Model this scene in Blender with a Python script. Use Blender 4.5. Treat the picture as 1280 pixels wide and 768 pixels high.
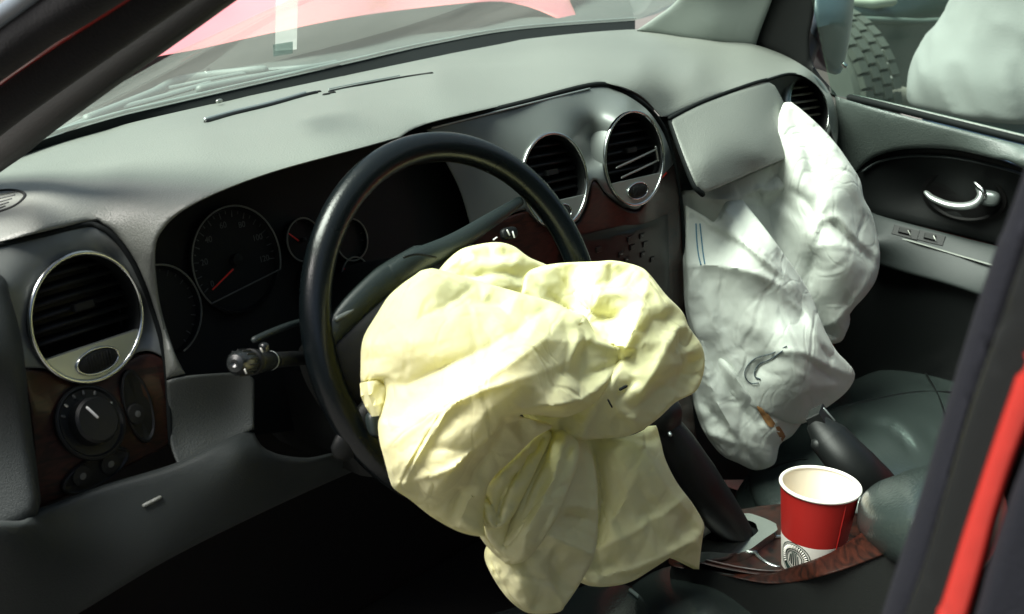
import bpy, bmesh, math, random
import numpy as np
from mathutils import Vector, Matrix, noise
from mathutils.geometry import delaunay_2d_cdt
random.seed(4); R = math.radians
for o in list(bpy.data.objects): bpy.data.objects.remove(o)
S = bpy.context.scene; C = S.collection
# ------------------------------------------------------------ camera
CP = np.array([-1.15, -.80, 1.456]); YAW, PIT, ROL, FP = R(52), R(-19.0), R(1.84), 1518.
fw = np.array([math.sin(YAW)*math.cos(PIT), math.cos(YAW)*math.cos(PIT), math.sin(PIT)])
r0 = np.array([math.cos(YAW), -math.sin(YAW), 0.]); u0 = np.cross(r0, fw)
RT = math.cos(ROL)*r0 + math.sin(ROL)*u0; UP = -math.sin(ROL)*r0 + math.cos(ROL)*u0
cam = bpy.data.objects.new('camera', bpy.data.cameras.new('camera')); C.objects.link(cam); S.camera = cam
M = Matrix.Identity(4)
for i in range(3): M[i][0], M[i][1], M[i][2], M[i][3] = RT[i], UP[i], -fw[i], CP[i]
cam.matrix_world = M
cam.data.sensor_width = 36; cam.data.lens = FP/1280*36; cam.data.clip_start = .02; cam.data.clip_end = 500
cam.data.dof.use_dof = True; cam.data.dof.focus_distance = 1.3; cam.data.dof.aperture_fstop = 13
# ------------------------------------------------------------ world, sun, exposure
W = bpy.data.worlds.new('World'); S.world = W; W.use_nodes = True
nt = W.node_tree; sky = nt.nodes.new('ShaderNodeTexSky'); sky.sky_type = 'NISHITA'; sky.sun_disc = False
SUN_EL, SUN_AZ = 58, -60      # azimuth from +Y (forward) towards +X
sky.sun_elevation = R(SUN_EL); sky.sun_rotation = R(SUN_AZ); sky.air_density = 1.0; sky.dust_density = 4; sky.ozone_density = .6
nt.links.new(sky.outputs[0], nt.nodes['Background'].inputs[0]); nt.nodes['Background'].inputs[1].default_value = .05
sl = bpy.data.lights.new('sun', 'SUN'); sl.energy = 5.0; sl.angle = R(38); sl.color = (1, .97, .91)
so = bpy.data.objects.new('sun', sl); C.objects.link(so)
sd = Vector((math.sin(R(SUN_AZ))*math.cos(R(SUN_EL)), math.cos(R(SUN_AZ))*math.cos(R(SUN_EL)), math.sin(R(SUN_EL))))
so.rotation_euler = sd.to_track_quat('Z', 'Y').to_euler()
S.view_settings.view_transform = 'Standard'; S.view_settings.look = 'None'; S.view_settings.exposure = 1.62; S.view_settings.gamma = 1

# ------------------------------------------------------------ pixel <-> place helpers
def ray(px, py): return fw + RT*(px-640)/FP - UP*(py-384)/FP
def T(px, py, k):
    d = ray(px, py)
    if 't' in k: return k['t']
    if 'n' in k: return ((k['p']-CP) @ k['n'])/(d @ k['n'])
    a = [q for q in 'xyz' if q in k][0]; i = 'xyz'.index(a); return (k[a]-CP[i])/d[i]
def U(px, py, **k): return CP + T(px, py, k)*ray(px, py)
def PR(X):
    d = np.asarray(X, float)-CP; z = d @ fw; return np.array([640+FP*(d @ RT)/z, 384-FP*(d @ UP)/z])
# ------------------------------------------------------------ materials
MT = {}
def mat(name, col, rough=.5, metal=0, coat=0, bump=0, bscale=400, var=.06, vscale=6, trans=0, spec=.5, emit=None, detail=4, sheen=0, tcol=(1,1,1)):
    if name in MT: return MT[name]
    m = bpy.data.materials.new(name); m.use_nodes = True; n = m.node_tree; b = n.nodes['Principled BSDF']; L = n.links
    tc = n.nodes.new('ShaderNodeTexCoord')
    nz = n.nodes.new('ShaderNodeTexNoise'); nz.inputs['Scale'].default_value = vscale; nz.inputs['Detail'].default_value = 6
    L.new(tc.outputs['Object'], nz.inputs['Vector'])
    mx = n.nodes.new('ShaderNodeMix'); mx.data_type = 'RGBA'
    mx.inputs['A'].default_value = (*[c*(1-var) for c in col], 1); mx.inputs['B'].default_value = (*[min(1, c*(1+var)) for c in col], 1)
    L.new(nz.outputs['Fac'], mx.inputs['Factor']); L.new(mx.outputs['Result'], b.inputs['Base Color'])
    rr = n.nodes.new('ShaderNodeMapRange'); rr.inputs['To Min'].default_value = max(0, rough-.06); rr.inputs['To Max'].default_value = min(1, rough+.06)
    L.new(nz.outputs['Fac'], rr.inputs['Value']); L.new(rr.outputs['Result'], b.inputs['Roughness'])
    b.inputs['Metallic'].default_value = metal; b.inputs['Coat Weight'].default_value = coat; b.inputs['Coat Roughness'].default_value = .08
    b.inputs['Specular IOR Level'].default_value = spec; b.inputs['Sheen Weight'].default_value = sheen
    if bump:
        v = n.nodes.new('ShaderNodeTexNoise'); v.inputs['Scale'].default_value = bscale; v.inputs['Detail'].default_value = detail
        L.new(tc.outputs['Object'], v.inputs['Vector'])
        bp = n.nodes.new('ShaderNodeBump'); bp.inputs['Strength'].default_value = bump; bp.inputs['Distance'].default_value = .001
        L.new(v.outputs['Fac'], bp.inputs['Height']); L.new(bp.outputs['Normal'], b.inputs['Normal'])
    if trans:
        tr = n.nodes.new('ShaderNodeBsdfTranslucent'); tm = n.nodes.new('ShaderNodeMix'); tm.data_type = 'RGBA'; tm.blend_type = 'MULTIPLY'; tm.inputs['Factor'].default_value = 1; tm.inputs['B'].default_value = (*tcol, 1); L.new(mx.outputs['Result'], tm.inputs['A']); L.new(tm.outputs['Result'], tr.inputs['Color'])
        ms = n.nodes.new('ShaderNodeMixShader'); ms.inputs[0].default_value = trans
        L.new(b.outputs[0], ms.inputs[1]); L.new(tr.outputs[0], ms.inputs[2]); L.new(ms.outputs[0], n.nodes['Material Output'].inputs[0])
    MT[name] = m; return m
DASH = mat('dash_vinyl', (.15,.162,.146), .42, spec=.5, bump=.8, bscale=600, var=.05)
DASH2 = mat('dash_vinyl_shaded', (.015,.020,.0195), .6, bump=.4, bscale=900)  # shaded copy of the dash vinyl, light falloff put into its colour
SILV = mat('silver_plastic', (.125,.14,.133), .42, metal=.2, var=.03)
GROOVE = mat('groove_black', (.004,.006,.006), .8, spec=.2)
BLK = mat('black_plastic', (.004,.005,.005), .5, spec=.3, bump=.2, bscale=700)
DARK = mat('dark_plastic', (.006,.007,.0065), .6, spec=.3, bump=.2, bscale=700)
GLOSS = mat('gloss_black', (.004,.004,.004), .4, spec=.2)
CHR = mat('chrome', (.55,.58,.56), .22, metal=1, var=.02)
SAT = mat('satin_plate', (.34,.38,.37), .35, metal=.7, var=.03)
RIM = mat('wheel_leather', (.003,.005,.006), .27, bump=.2, bscale=500, spec=.4)
CARPET = mat('carpet', (.012,.012,.011), .95, bump=.8, bscale=600)
LEA = mat('seat_leather', (.024,.032,.030), .25, spec=.9, bump=.5, bscale=260, var=.1)
RED = mat('red_paint', (.27,.011,.006), .3, coat=1, var=.05)
RUB = mat('rubber_seal', (.003,.0033,.0045), .9, spec=.2, bump=.6, bscale=500, sheen=.05)
PILL = mat('pillar_trim', (.006,.007,.006), .7, bump=.4, bscale=800)
PILL2 = mat('pillar_trim_grey', (.20,.23,.21), .7, bump=.4, bscale=800)
NEED = mat('needle_red', (.75,.03,.02), .4)
DIM = mat('dial_print', (.07,.075,.07), .6)
DIMR = mat('dial_ring', (.35,.36,.33), .3, metal=.8)
WHITE = mat('white_print', (.75,.75,.72), .5)
def wood():
    m = mat('wood_trim', (.09,.022,.010), .42, coat=.08, spec=.3); n = m.node_tree; L = n.links; b = n.nodes['Principled BSDF']
    tc = n.nodes.new('ShaderNodeTexCoord'); mp = n.nodes.new('ShaderNodeMapping'); mp.inputs['Scale'].default_value = (16, 16, 60)
    mp.inputs['Rotation'].default_value = (0, .5, .2)
    w = n.nodes.new('ShaderNodeTexNoise'); w.inputs['Scale'].default_value = 2.2; w.inputs['Detail'].default_value = 9; w.inputs['Distortion'].default_value = 1.8
    L.new(tc.outputs['Object'], mp.inputs[0]); L.new(mp.outputs[0], w.inputs['Vector'])
    cr = n.nodes.new('ShaderNodeValToRGB'); cr.color_ramp.elements[0].position = .32; cr.color_ramp.elements[0].color = (.004,.002,.0015,1)
    cr.color_ramp.elements[1].position = .7; cr.color_ramp.elements[1].color = (.036,.009,.005,1)
    L.new(w.outputs['Fac'], cr.inputs[0]); L.new(cr.outputs[0], b.inputs['Base Color']); return m
WOOD = wood()
def cloth(name, col, tr, stain=None, tcol=(1,1,1)):
    m = mat(name, col, .7, var=.03, vscale=14, bump=.25, bscale=1500, trans=tr, sheen=.1, tcol=tcol); n = m.node_tree; L = n.links; b = n.nodes['Principled BSDF']
    tc = n.nodes.new('ShaderNodeTexCoord'); wz = n.nodes.new('ShaderNodeTexNoise'); wz.inputs['Scale'].default_value = 7; L.new(tc.outputs['Object'], wz.inputs['Vector'])
    ad = n.nodes.new('ShaderNodeVectorMath'); ad.operation = 'MULTIPLY_ADD'; ad.inputs[1].default_value = (.12,.12,.12); L.new(wz.outputs['Color'], ad.inputs[0]); L.new(tc.outputs['Object'], ad.inputs[2])
    last = b.inputs['Normal'].links[0].from_node
    for sc, wd, ds in ((8, .025, .0018), (19, .035, .0006)):
        mp = n.nodes.new('ShaderNodeMapping'); mp.inputs['Rotation'].default_value = (.5*sc, .4, .2*sc); mp.inputs['Scale'].default_value = (1, 1.9, .8); L.new(ad.outputs[0], mp.inputs[0])
        v = n.nodes.new('ShaderNodeTexVoronoi'); v.feature = 'DISTANCE_TO_EDGE'; v.inputs['Scale'].default_value = sc; L.new(mp.outputs[0], v.inputs['Vector'])
        mr = n.nodes.new('ShaderNodeMapRange'); mr.interpolation_type = 'SMOOTHSTEP'; mr.inputs['From Max'].default_value = wd*3; L.new(v.outputs['Distance'], mr.inputs['Value'])
        bp = n.nodes.new('ShaderNodeBump'); bp.inputs['Strength'].default_value = .5; bp.inputs['Distance'].default_value = ds
        L.new(mr.outputs[0], bp.inputs['Height']); L.new(bp.outputs[0], last.inputs['Normal']); last = bp
    if stain:   # powder and handling marks: broad faint patches of their own colour
        s1 = n.nodes.new('ShaderNodeTexNoise'); s1.inputs['Scale'].default_value = 9; s1.inputs['Detail'].default_value = 7; L.new(tc.outputs['Object'], s1.inputs['Vector'])
        r1 = n.nodes.new('ShaderNodeMapRange'); r1.inputs['From Min'].default_value = .55; r1.inputs['From Max'].default_value = .75; r1.inputs['To Max'].default_value = .5; L.new(s1.outputs['Fac'], r1.inputs['Value'])
        mm = n.nodes.new('ShaderNodeMix'); mm.data_type = 'RGBA'; mm.inputs['B'].default_value = (*stain, 1); src = b.inputs['Base Color'].links[0].from_socket
        L.new(r1.outputs[0], mm.inputs['Factor']); L.new(src, mm.inputs['A']); L.new(mm.outputs['Result'], b.inputs['Base Color'])
    return m
YEL = cloth('yellow_bag', (.90,.88,.53), .28, (.88,.84,.62), (1,.96,.34))
WHT = cloth('white_bag', (.73,.77,.71), .28, (.72,.74,.66))
def glassmat(name, tint, dust, dustcol=(.6,.66,.6), refl=.22):
    m = bpy.data.materials.new(name); m.use_nodes = True; n = m.node_tree; L = n.links; n.nodes.clear()
    out = n.nodes.new('ShaderNodeOutputMaterial'); t = n.nodes.new('ShaderNodeBsdfTransparent'); t.inputs[0].default_value = (*tint, 1)
    g = n.nodes.new('ShaderNodeBsdfGlossy'); g.inputs['Roughness'].default_value = .02; g.inputs[0].default_value = (.9,.95,.93,1)
    fr = n.nodes.new('ShaderNodeFresnel'); fr.inputs[0].default_value = 1.25
    a = n.nodes.new('ShaderNodeMixShader'); fm = n.nodes.new('ShaderNodeMath'); fm.operation = 'MULTIPLY'; fm.inputs[1].default_value = refl; L.new(fr.outputs[0], fm.inputs[0]); L.new(fm.outputs[0], a.inputs[0]); L.new(t.outputs[0], a.inputs[1]); L.new(g.outputs[0], a.inputs[2])
    d = n.nodes.new('ShaderNodeBsdfTranslucent'); d.inputs[0].default_value = (*dustcol, 1)
    d2 = n.nodes.new('ShaderNodeBsdfDiffuse'); d2.inputs[0].default_value = (*dustcol, 1)
    dd = n.nodes.new('ShaderNodeMixShader'); dd.inputs[0].default_value = .5; L.new(d.outputs[0], dd.inputs[1]); L.new(d2.outputs[0], dd.inputs[2])
    tc = n.nodes.new('ShaderNodeTexCoord'); nz = n.nodes.new('ShaderNodeTexNoise'); nz.inputs['Scale'].default_value = 5; nz.inputs['Detail'].default_value = 8
    L.new(tc.outputs['Object'], nz.inputs['Vector']); mr = n.nodes.new('ShaderNodeMapRange'); mr.inputs['From Min'].default_value = .3; mr.inputs['From Max'].default_value = .75
    mr.inputs['To Min'].default_value = dust*.7; mr.inputs['To Max'].default_value = dust*1.3; L.new(nz.outputs['Fac'], mr.inputs['Value'])
    c = n.nodes.new('ShaderNodeMixShader'); L.new(mr.outputs[0], c.inputs[0]); L.new(a.outputs[0], c.inputs[1]); L.new(dd.outputs[0], c.inputs[2]); L.new(c.outputs[0], out.inputs[0])
    return m
WGLASS = glassmat('windscreen_glass', (.74,.84,.79), .12); SGLASS = glassmat('door_glass', (.80,.92,.87), .03)
# ------------------------------------------------------------ object helpers
def link(name, me, m, parent=None):
    o = bpy.data.objects.new(name, me); C.objects.link(o)
    if m is not None and not me.materials: me.materials.append(m)
    if parent is not None: o.parent = parent
    return o
def mesh(name, vs, fs, m, parent=None, smooth=True, ang=None):
    me = bpy.data.meshes.new(name); me.from_pydata([tuple(v) for v in vs], [], fs); me.update()
    bm = bmesh.new(); bm.from_mesh(me); bmesh.ops.recalc_face_normals(bm, faces=bm.faces)
    if ang is not None:
        for e in bm.edges:
            if len(e.link_faces) == 2 and e.calc_face_angle(0) > R(ang): e.smooth = False
    bm.to_mesh(me); bm.free()
    me.polygons.foreach_set('use_smooth', [smooth]*len(me.polygons)); return link(name, me, m, parent)
def thing(name, label, cat, loc=(0,0,0), group=None, kind=None):
    o = bpy.data.objects.new(name, None); C.objects.link(o); o.empty_display_size = .05
    o['label'] = label; o['category'] = cat
    if group: o['group'] = group
    return o
def tag(o, label, cat, group=None):
    o['label'] = label; o['category'] = cat
    if group: o['group'] = group
    return o
def struct(o, **k): o['kind'] = 'structure'; return o
def unit(v): v = np.asarray(v, float); return v/np.linalg.norm(v)
def frame(n):
    n = unit(n); e1 = np.cross([0,0,1.], n)
    if np.linalg.norm(e1) < 1e-3: e1 = np.array([1.,0,0])
    e1 = unit(e1); return e1, np.cross(n, e1), n
def spline(pts, closed=False, step=5, corners=()):
    P = [np.array(p[:2], float) if len(p) < 4 else np.array(p, float) for p in pts]; n = len(P); out = []
    crn = [i for i, p in enumerate(pts) if len(p) == 3] if len(pts[0]) <= 3 else []
    rng = range(n if closed else n-1)
    for i in rng:
        p1, p2 = P[i], P[(i+1) % n]
        p0 = P[i-1] if (closed or i > 0) else p1; p3 = P[(i+2) % n] if (closed or i < n-2) else p2
        if i in crn: p0 = p1
        if (i+1) % n in crn: p3 = p2
        k = max(1, int(np.linalg.norm(p2-p1)/step))
        for j in range(k):
            t = j/k; out.append(.5*((2*p1)+(-p0+p2)*t+(2*p0-5*p1+4*p2-p3)*t*t+(-p0+3*p1-3*p2+p3)*t**3))
    if not closed: out.append(P[-1])
    return np.array(out)
def spl3(pts, n=8):
    P = [np.asarray(p, float) for p in pts]; out = []
    for i in range(len(P)-1):
        p1, p2 = P[i], P[i+1]; p0 = P[i-1] if i else p1; p3 = P[i+2] if i < len(P)-2 else p2
        for j in range(n):
            t = j/n; out.append(.5*((2*p1)+(-p0+p2)*t+(2*p0-5*p1+4*p2-p3)*t*t+(-p0+3*p1-3*p2+p3)*t**3))
    out.append(P[-1]); return np.array(out)
def inpoly(P, poly):
    x, y = P[:,0], P[:,1]; ins = np.zeros(len(P), bool); n = len(poly)
    for i in range(n):
        x1, y1 = poly[i]; x2, y2 = poly[(i+1) % n]
        if y1 == y2: continue
        c = ((y1 > y) != (y2 > y)) & (x < (x2-x1)*(y-y1)/(y2-y1)+x1); ins ^= c
    return ins
def dist(P, line, closed=False):
    a = line if closed else line[:-1]; b = np.roll(line, -1, 0) if closed else line[1:]
    D = np.full(len(P), 1e9); Sg = np.zeros(len(P)); TT = np.zeros(len(P)); m = len(a)
    for i in range(m):
        ab = b[i]-a[i]; L2 = ab @ ab+1e-9; t = np.clip(((P-a[i]) @ ab)/L2, 0, 1); q = a[i]+t[:,None]*ab-P; d = np.hypot(q[:,0], q[:,1])
        s = ab[0]*(P[:,1]-a[i][1])-ab[1]*(P[:,0]-a[i][0]); w = d < D; D[w] = d[w]; Sg[w] = np.sign(s[w]); TT[w] = (i+t[w])/m
    return D, Sg, TT
class TPS:
    def __init__(s, pts, vals, lam=0):
        s.P = np.array(pts, float)/100; n = len(s.P); K = s.k(s.P); Q = np.c_[np.ones(n), s.P]
        A = np.block([[K+lam*np.eye(n), Q], [Q.T, np.zeros((3, 3))]]); s.w = np.linalg.lstsq(A, np.r_[vals, 0, 0, 0], rcond=None)[0]
    def k(s, X):
        r2 = ((X[:,None]-s.P[None])**2).sum(2); return .5*r2*np.log(r2+1e-12)
    def __call__(s, X):
        X = np.atleast_2d(np.array(X, float))/100; return s.k(X) @ s.w[:-3]+np.c_[np.ones(len(X)), X] @ s.w[-3:]
def crease_h(P, cr):
    h = np.zeros(len(P))
    for c in cr:
        line = np.array(c[0], float); line = spline([tuple(p) for p in line], step=8) if len(line) > 2 else line
        D, Sg, t = dist(P, line); amp, w = c[1], c[2]; kind = c[3] if len(c) > 3 else 'r'
        env = np.sin(np.pi*np.clip(t, 0.04, .96))**.35
        if kind == 'r': h += amp*env*np.exp(-D/w)
        elif kind == 'g': h += amp*env*np.exp(-(D/w)**2)
        elif kind == 's': h += amp*env*np.where(Sg > 0, np.exp(-D/w), np.exp(-D/2.2)*.0)      # sharp step, one side raised
    return h
def inset(poly, d, holes=()):
    n = len(poly); area = .5*sum(poly[i][0]*poly[(i+1) % n][1]-poly[(i+1) % n][0]*poly[i][1] for i in range(n)); sg = 1 if area > 0 else -1
    t = np.roll(poly, -1, 0)-np.roll(poly, 1, 0); t /= np.linalg.norm(t, axis=1)[:,None]+1e-9; q = poly+sg*d*np.c_[-t[:,1], t[:,0]]
    ok = inpoly(q, poly) & (dist(q, poly, True)[0] > d*.93)
    for h in holes: ok &= ~inpoly(q, h) & (dist(q, h, True)[0] > 2)
    return q[ok]
def triang(poly, holes, step, lines=(), rings=()):
    mn, mx = poly.min(0), poly.max(0); g = []
    y = mn[1]; k = 0
    while y < mx[1]:
        x = mn[0]+(k % 2)*step/2
        while x < mx[0]: g.append((x, y)); x += step
        y += step*.866; k += 1
    g = np.array(g); ok = inpoly(g, poly)
    for b in [poly]+holes: ok &= dist(g, b, True)[0] > step*.55
    for h in holes: ok &= ~inpoly(g, h)
    for l in lines: ok &= dist(g, l)[0] > step*.5
    rg = []
    for d in rings: q = inset(poly, d, holes); rg.append(q)
    if rings: ok &= dist(g, poly, True)[0] > max(rings)+step*.45
    g = g[ok]
    if rg: g = np.vstack([g]+rg)
    V = [tuple(p) for p in poly]; E = [(i, (i+1) % len(poly)) for i in range(len(poly))]
    for h in holes:
        o = len(V); V += [tuple(p) for p in h]; E += [(o+i, o+(i+1) % len(h)) for i in range(len(h))]
    for l in lines:
        l = l[inpoly(l, poly)]
        if len(l) < 2: continue
        o = len(V); V += [tuple(p) for p in l]; E += [(o+i, o+i+1) for i in range(len(l)-1)]
    V += [tuple(p) for p in g]
    vo, eo, fo, a, b_, c = delaunay_2d_cdt([Vector(v) for v in V], E, [], 0, 1e-4)
    P = np.array([tuple(v) for v in vo]); F = np.array(fo); cen = P[F].mean(1); ok = inpoly(cen, poly)
    for h in holes: ok &= ~inpoly(cen, h)
    return P, F[ok]
def buckle(X0, tris, pin, uv, ang, sp, sq, its, kb, keep, amp, seed):
    """slack cloth: edges want to be longer than the outline allows, so the sheet buckles into folds"""
    T_ = np.array(tris); e = {}
    for a, b, c in T_:
        for i, j, k in ((a, b, c), (b, c, a), (c, a, b)): e.setdefault((min(i, j), max(i, j)), []).append(k)
    E1 = np.array(list(e.keys())); B1 = np.array([v for v in e.values() if len(v) == 2]); Q = np.vstack([E1, B1]); n = len(X0)
    d = uv[Q[:,1]]-uv[Q[:,0]]; l = np.linalg.norm(d, axis=1)+1e-9; c = (d @ np.array([math.cos(ang), math.sin(ang)]))/l; sc = np.sqrt((c*sq)**2+(1-c*c)*sp*sp)
    L0 = np.linalg.norm(X0[Q[:,1]]-X0[Q[:,0]], axis=1)*sc; k = np.r_[np.ones(len(E1)), np.full(len(B1), kb)]; deg = np.bincount(Q.ravel(), minlength=n)+1e-9
    rg = np.random.RandomState(seed); vd = (CP-X0); vd /= np.linalg.norm(vd, axis=1)[:,None]; X = X0+vd*(rg.randn(n)*amp)[:,None]; free = (~pin)[:,None].astype(float); w = (1.7/deg)[:,None]
    for it in range(its):
        D = X[Q[:,1]]-X[Q[:,0]]; ln = np.linalg.norm(D, axis=1)+1e-12; g = (k*.5*(ln-L0)/ln)[:,None]*D; acc = np.empty((n, 3))
        for a in range(3): acc[:,a] = np.bincount(Q[:,0], g[:,a], n)-np.bincount(Q[:,1], g[:,a], n)
        X = X+free*(acc*w*1.6+keep*(X0-X))
    return X
class Lin:
    """straight-creased sheet through scattered points (flat facets between them)"""
    def __init__(s, pts, H, ang, st):
        s.c, s.s, s.st = math.cos(ang), math.sin(ang), st; Q = s.f(np.array(pts)); vo, eo, fo, ov, b, c = delaunay_2d_cdt([Vector(q) for q in Q], [], [], 0, 1e-4)
        s.V = np.array([tuple(v) for v in vo]); s.src = [o[0] for o in ov]; s.H = np.array([H[o[0]] for o in ov]); s.F = fo
    def f(s, P): return np.c_[(P[:,0]*s.c+P[:,1]*s.s)/s.st, (-P[:,0]*s.s+P[:,1]*s.c)]
    def __call__(s, P, base):
        Q = s.f(P); h = np.array(base, float)
        for f in s.F:
            A, B, D = s.V[f[0]], s.V[f[1]], s.V[f[2]]; mn, mx = np.minimum(np.minimum(A, B), D), np.maximum(np.maximum(A, B), D)
            w = np.where((Q[:,0] >= mn[0]) & (Q[:,0] <= mx[0]) & (Q[:,1] >= mn[1]) & (Q[:,1] <= mx[1]))[0]
            if not len(w): continue
            det = (B[0]-A[0])*(D[1]-A[1])-(D[0]-A[0])*(B[1]-A[1])
            if abs(det) < 1e-6: continue
            x, y = Q[w,0]-A[0], Q[w,1]-A[1]; u = (x*(D[1]-A[1])-y*(D[0]-A[0]))/det; v = ((B[0]-A[0])*y-(B[1]-A[1])*x)/det; k = (u > -1e-6) & (v > -1e-6) & (u+v < 1+1e-6)
            h[w[k]] = (s.H[f[0]]*(1-u-v)+s.H[f[1]]*u+s.H[f[2]]*v)[k]
        return h
def Lin_eval(L, P, vals):
    s2 = L; s2.H = np.array([vals[i] for i in L.src]); return L(P, np.zeros(len(P)))
class Facets:
    """crumpled sheet: random folds as flat facets meeting in straight creases"""
    def __init__(s, P, sc, seed, ang, st):
        rg = random.Random(seed); s.c, s.s, s.st, s.sc = math.cos(ang), math.sin(ang), st, sc; Q = s.f(P); mn, mx = Q.min(0)-2, Q.max(0)+2; pts = []
        for i in range(int((mx[0]-mn[0]))+1):
            for j in range(int((mx[1]-mn[1]))+1): pts.append((mn[0]+i+rg.uniform(-.42,.42), mn[1]+j+rg.uniform(-.42,.42)))
        vo, eo, fo, a, b, c = delaunay_2d_cdt([Vector(p) for p in pts], [], [], 0, 1e-5); s.V = np.array([tuple(v) for v in vo]); s.H = np.array([rg.uniform(-1, 1) for _ in vo]); s.F = fo
    def f(s, P): return np.c_[(P[:,0]*s.c+P[:,1]*s.s)/s.sc/s.st, (-P[:,0]*s.s+P[:,1]*s.c)/s.sc]
    def __call__(s, P):
        Q = s.f(P); h = np.zeros(len(P))
        for f in s.F:
            A, B, D = s.V[f[0]], s.V[f[1]], s.V[f[2]]; mn, mx = np.minimum(np.minimum(A, B), D), np.maximum(np.maximum(A, B), D)
            w = np.where((Q[:,0] >= mn[0]) & (Q[:,0] <= mx[0]) & (Q[:,1] >= mn[1]) & (Q[:,1] <= mx[1]))[0]
            if not len(w): continue
            det = (B[0]-A[0])*(D[1]-A[1])-(D[0]-A[0])*(B[1]-A[1]); x, y = Q[w,0]-A[0], Q[w,1]-A[1]
            u = (x*(D[1]-A[1])-y*(D[0]-A[0]))/det; v = ((B[0]-A[0])*y-(B[1]-A[1])*x)/det; k = (u > -1e-6) & (v > -1e-6) & (u+v < 1+1e-6)
            h[w[k]] = (s.H[f[0]]*(1-u-v)+s.H[f[1]]*u+s.H[f[2]]*v)[k]
        return h
def crumple(x, y, s):
    x, y = x+.35*y, y*.8-.2*x
    d = noise.voronoi(Vector((x+.25*math.sin(y*1.7+s), y, s*3.1)))[0]; return min(1.0, (d[1]-d[0])*1.6)
class Patch:
    """a formed sheet: outline and known points of the real surface, smoothly interpolated, with rolled edges and a return (skirt)"""
    def __init__(s, poly, ctrl, step=8, holes=(), roll=(10, .006), skirt=.03, hts=None, creases=(), nz=None, smooth=True, back=None, lines=(), lam=0, facet=None, sim=None):
        s.facet = None; s.dv = None; facet = None if sim else facet
        s.w = TPS([c[:2] for c in ctrl], [1/T(c[0], c[1], c[2]) for c in ctrl], lam)
        poly = spline(poly, True, step) if smooth else np.array([q[:2] for q in poly], float)
        holes = [np.array(h, float) for h in holes]; lines = [np.array(l, float) for l in lines]
        P, F = triang(poly, holes, step, lines, [roll[0]*f for f in (.12,.35,.65,1.0)] if roll else ()); s.P = P; s.hts = TPS([c[:2] for c in hts], [c[2] for c in hts]) if hts else None
        s.cre = creases; s.nz = nz; D = dist(P, poly, True)[0]; s.poly = poly
        if facet:
            sp, ang, st = facet; rg = random.Random(int(poly[0][0]*7+poly[0][1])); Cq = []
            for c in creases:
                L = spline([tuple(p) for p in c[0]], step=sp*.55) if len(c[0]) > 2 else np.array(c[0], float); Cq += [tuple(p) for p in L]
                w = c[2]*.9; t = np.gradient(L, axis=0); t /= np.linalg.norm(t, axis=1)[:,None]+1e-9; nn = np.c_[-t[:,1], t[:,0]]
                Cq += [tuple(p) for p in (L+nn*w)[::2]]+[tuple(p) for p in (L-nn*w)[1::2]]
            B = poly[::max(1, int(sp*.6/step))]; mn, mx = poly.min(0), poly.max(0); G = []; y = mn[1]
            while y < mx[1]:
                x = mn[0]
                while x < mx[0]: G.append((x+rg.uniform(-.42,.42)*sp, y+rg.uniform(-.42,.42)*sp)); x += sp
                y += sp
            G = np.array(G); G = G[inpoly(G, poly)]; Cq = np.array(Cq).reshape(-1, 2); Cq = Cq[inpoly(Cq, poly)]
            if len(Cq): G = G[np.array([np.hypot(*(Cq-g).T).min() > sp*.45 for g in G])] if len(G) else G
            Q = np.vstack([B, G, Cq]); nz_ = s.nz; s.nz = None; H = s.h(Q); H += (nz_[0] if nz_ else 0)*np.array([rg.uniform(-1, 1) for _ in H])*.8; s.nz = nz_; s.facet = Lin(Q, H, R(ang), st)
        h = s.h(P)
        if roll: q = np.clip(D/roll[0], 0, 1); h = h-roll[1]*(1-np.sqrt(np.clip(1-(1-q)**2, 0, 1)))
        t = 1/s.w(P)-h; s.V = CP+t[:,None]*np.array([ray(*p) for p in P]); s.F = F.tolist()
        if sim:
            ang, sp, sq, cs, keep = sim; Pc, Fc = triang(spline(poly[::max(1, int(cs/step))].tolist(), True, cs) if False else poly[::max(1, int(cs*.8/step))], [], cs); Bc = dist(Pc, poly, True)[0] < cs*.3
            def pos(P_, n_=None): return CP+(1/s.w(P_)-s.h(P_))[:,None]*np.array([ray(*p) for p in P_])
            nz_, s.nz = s.nz, None; X0 = pos(Pc); Xc = buckle(X0, Fc, Bc, Pc, R(ang), sp, sq, 260, .35, keep, .002, int(poly[0][0])); s.nz = nz_
            dvc = Xc-X0; L_ = Lin(Pc, dvc, 0, 1.0)
            s.dv = lambda P_: np.stack([Lin_eval(L_, P_, dvc[:,a]) for a in range(3)], 1)
            X1 = s.V+s.dv(P)*np.clip(D/4, 0, 1)[:,None]; s.V = buckle(X1, s.F, D < 1.5, P, R(ang+8), 1+(sp-1)*.16, 1+(sq-1)*.16, 40, .5, keep*.5, .0002, 3)
        cnt = {}
        for f in s.F:
            for i in range(3):
                e = (f[i], f[(i+1) % 3]); k = (min(e), max(e)); cnt.setdefault(k, []).append(e)
        V = s.V.tolist(); mp = {}; sk = None if (skirt is None or np.isscalar(skirt)) else np.array(skirt, float)
        if back is not None: # closed cushion: push a copy back along the view-independent vector
            off = len(V); V += (s.V+np.array(back)).tolist(); Fb = [[a+off, c+off, b+off] for a, b, c in s.F]
            for k, e in cnt.items():
                if len(e) == 1: a, b = e[0]; s.F.append([b, a, a+off, b+off])
            s.F += Fb
        elif skirt is not None:
            for k, e in cnt.items():
                if len(e) == 1:
                    a, b = e[0]
                    for q in (a, b):
                        if q not in mp: mp[q] = len(V); V.append((s.V[q]+(sk if sk is not None else skirt*unit(s.V[q]-CP))).tolist())
                    s.F.append([b, a, mp[a], mp[b]])
        s.VV = V
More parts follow.
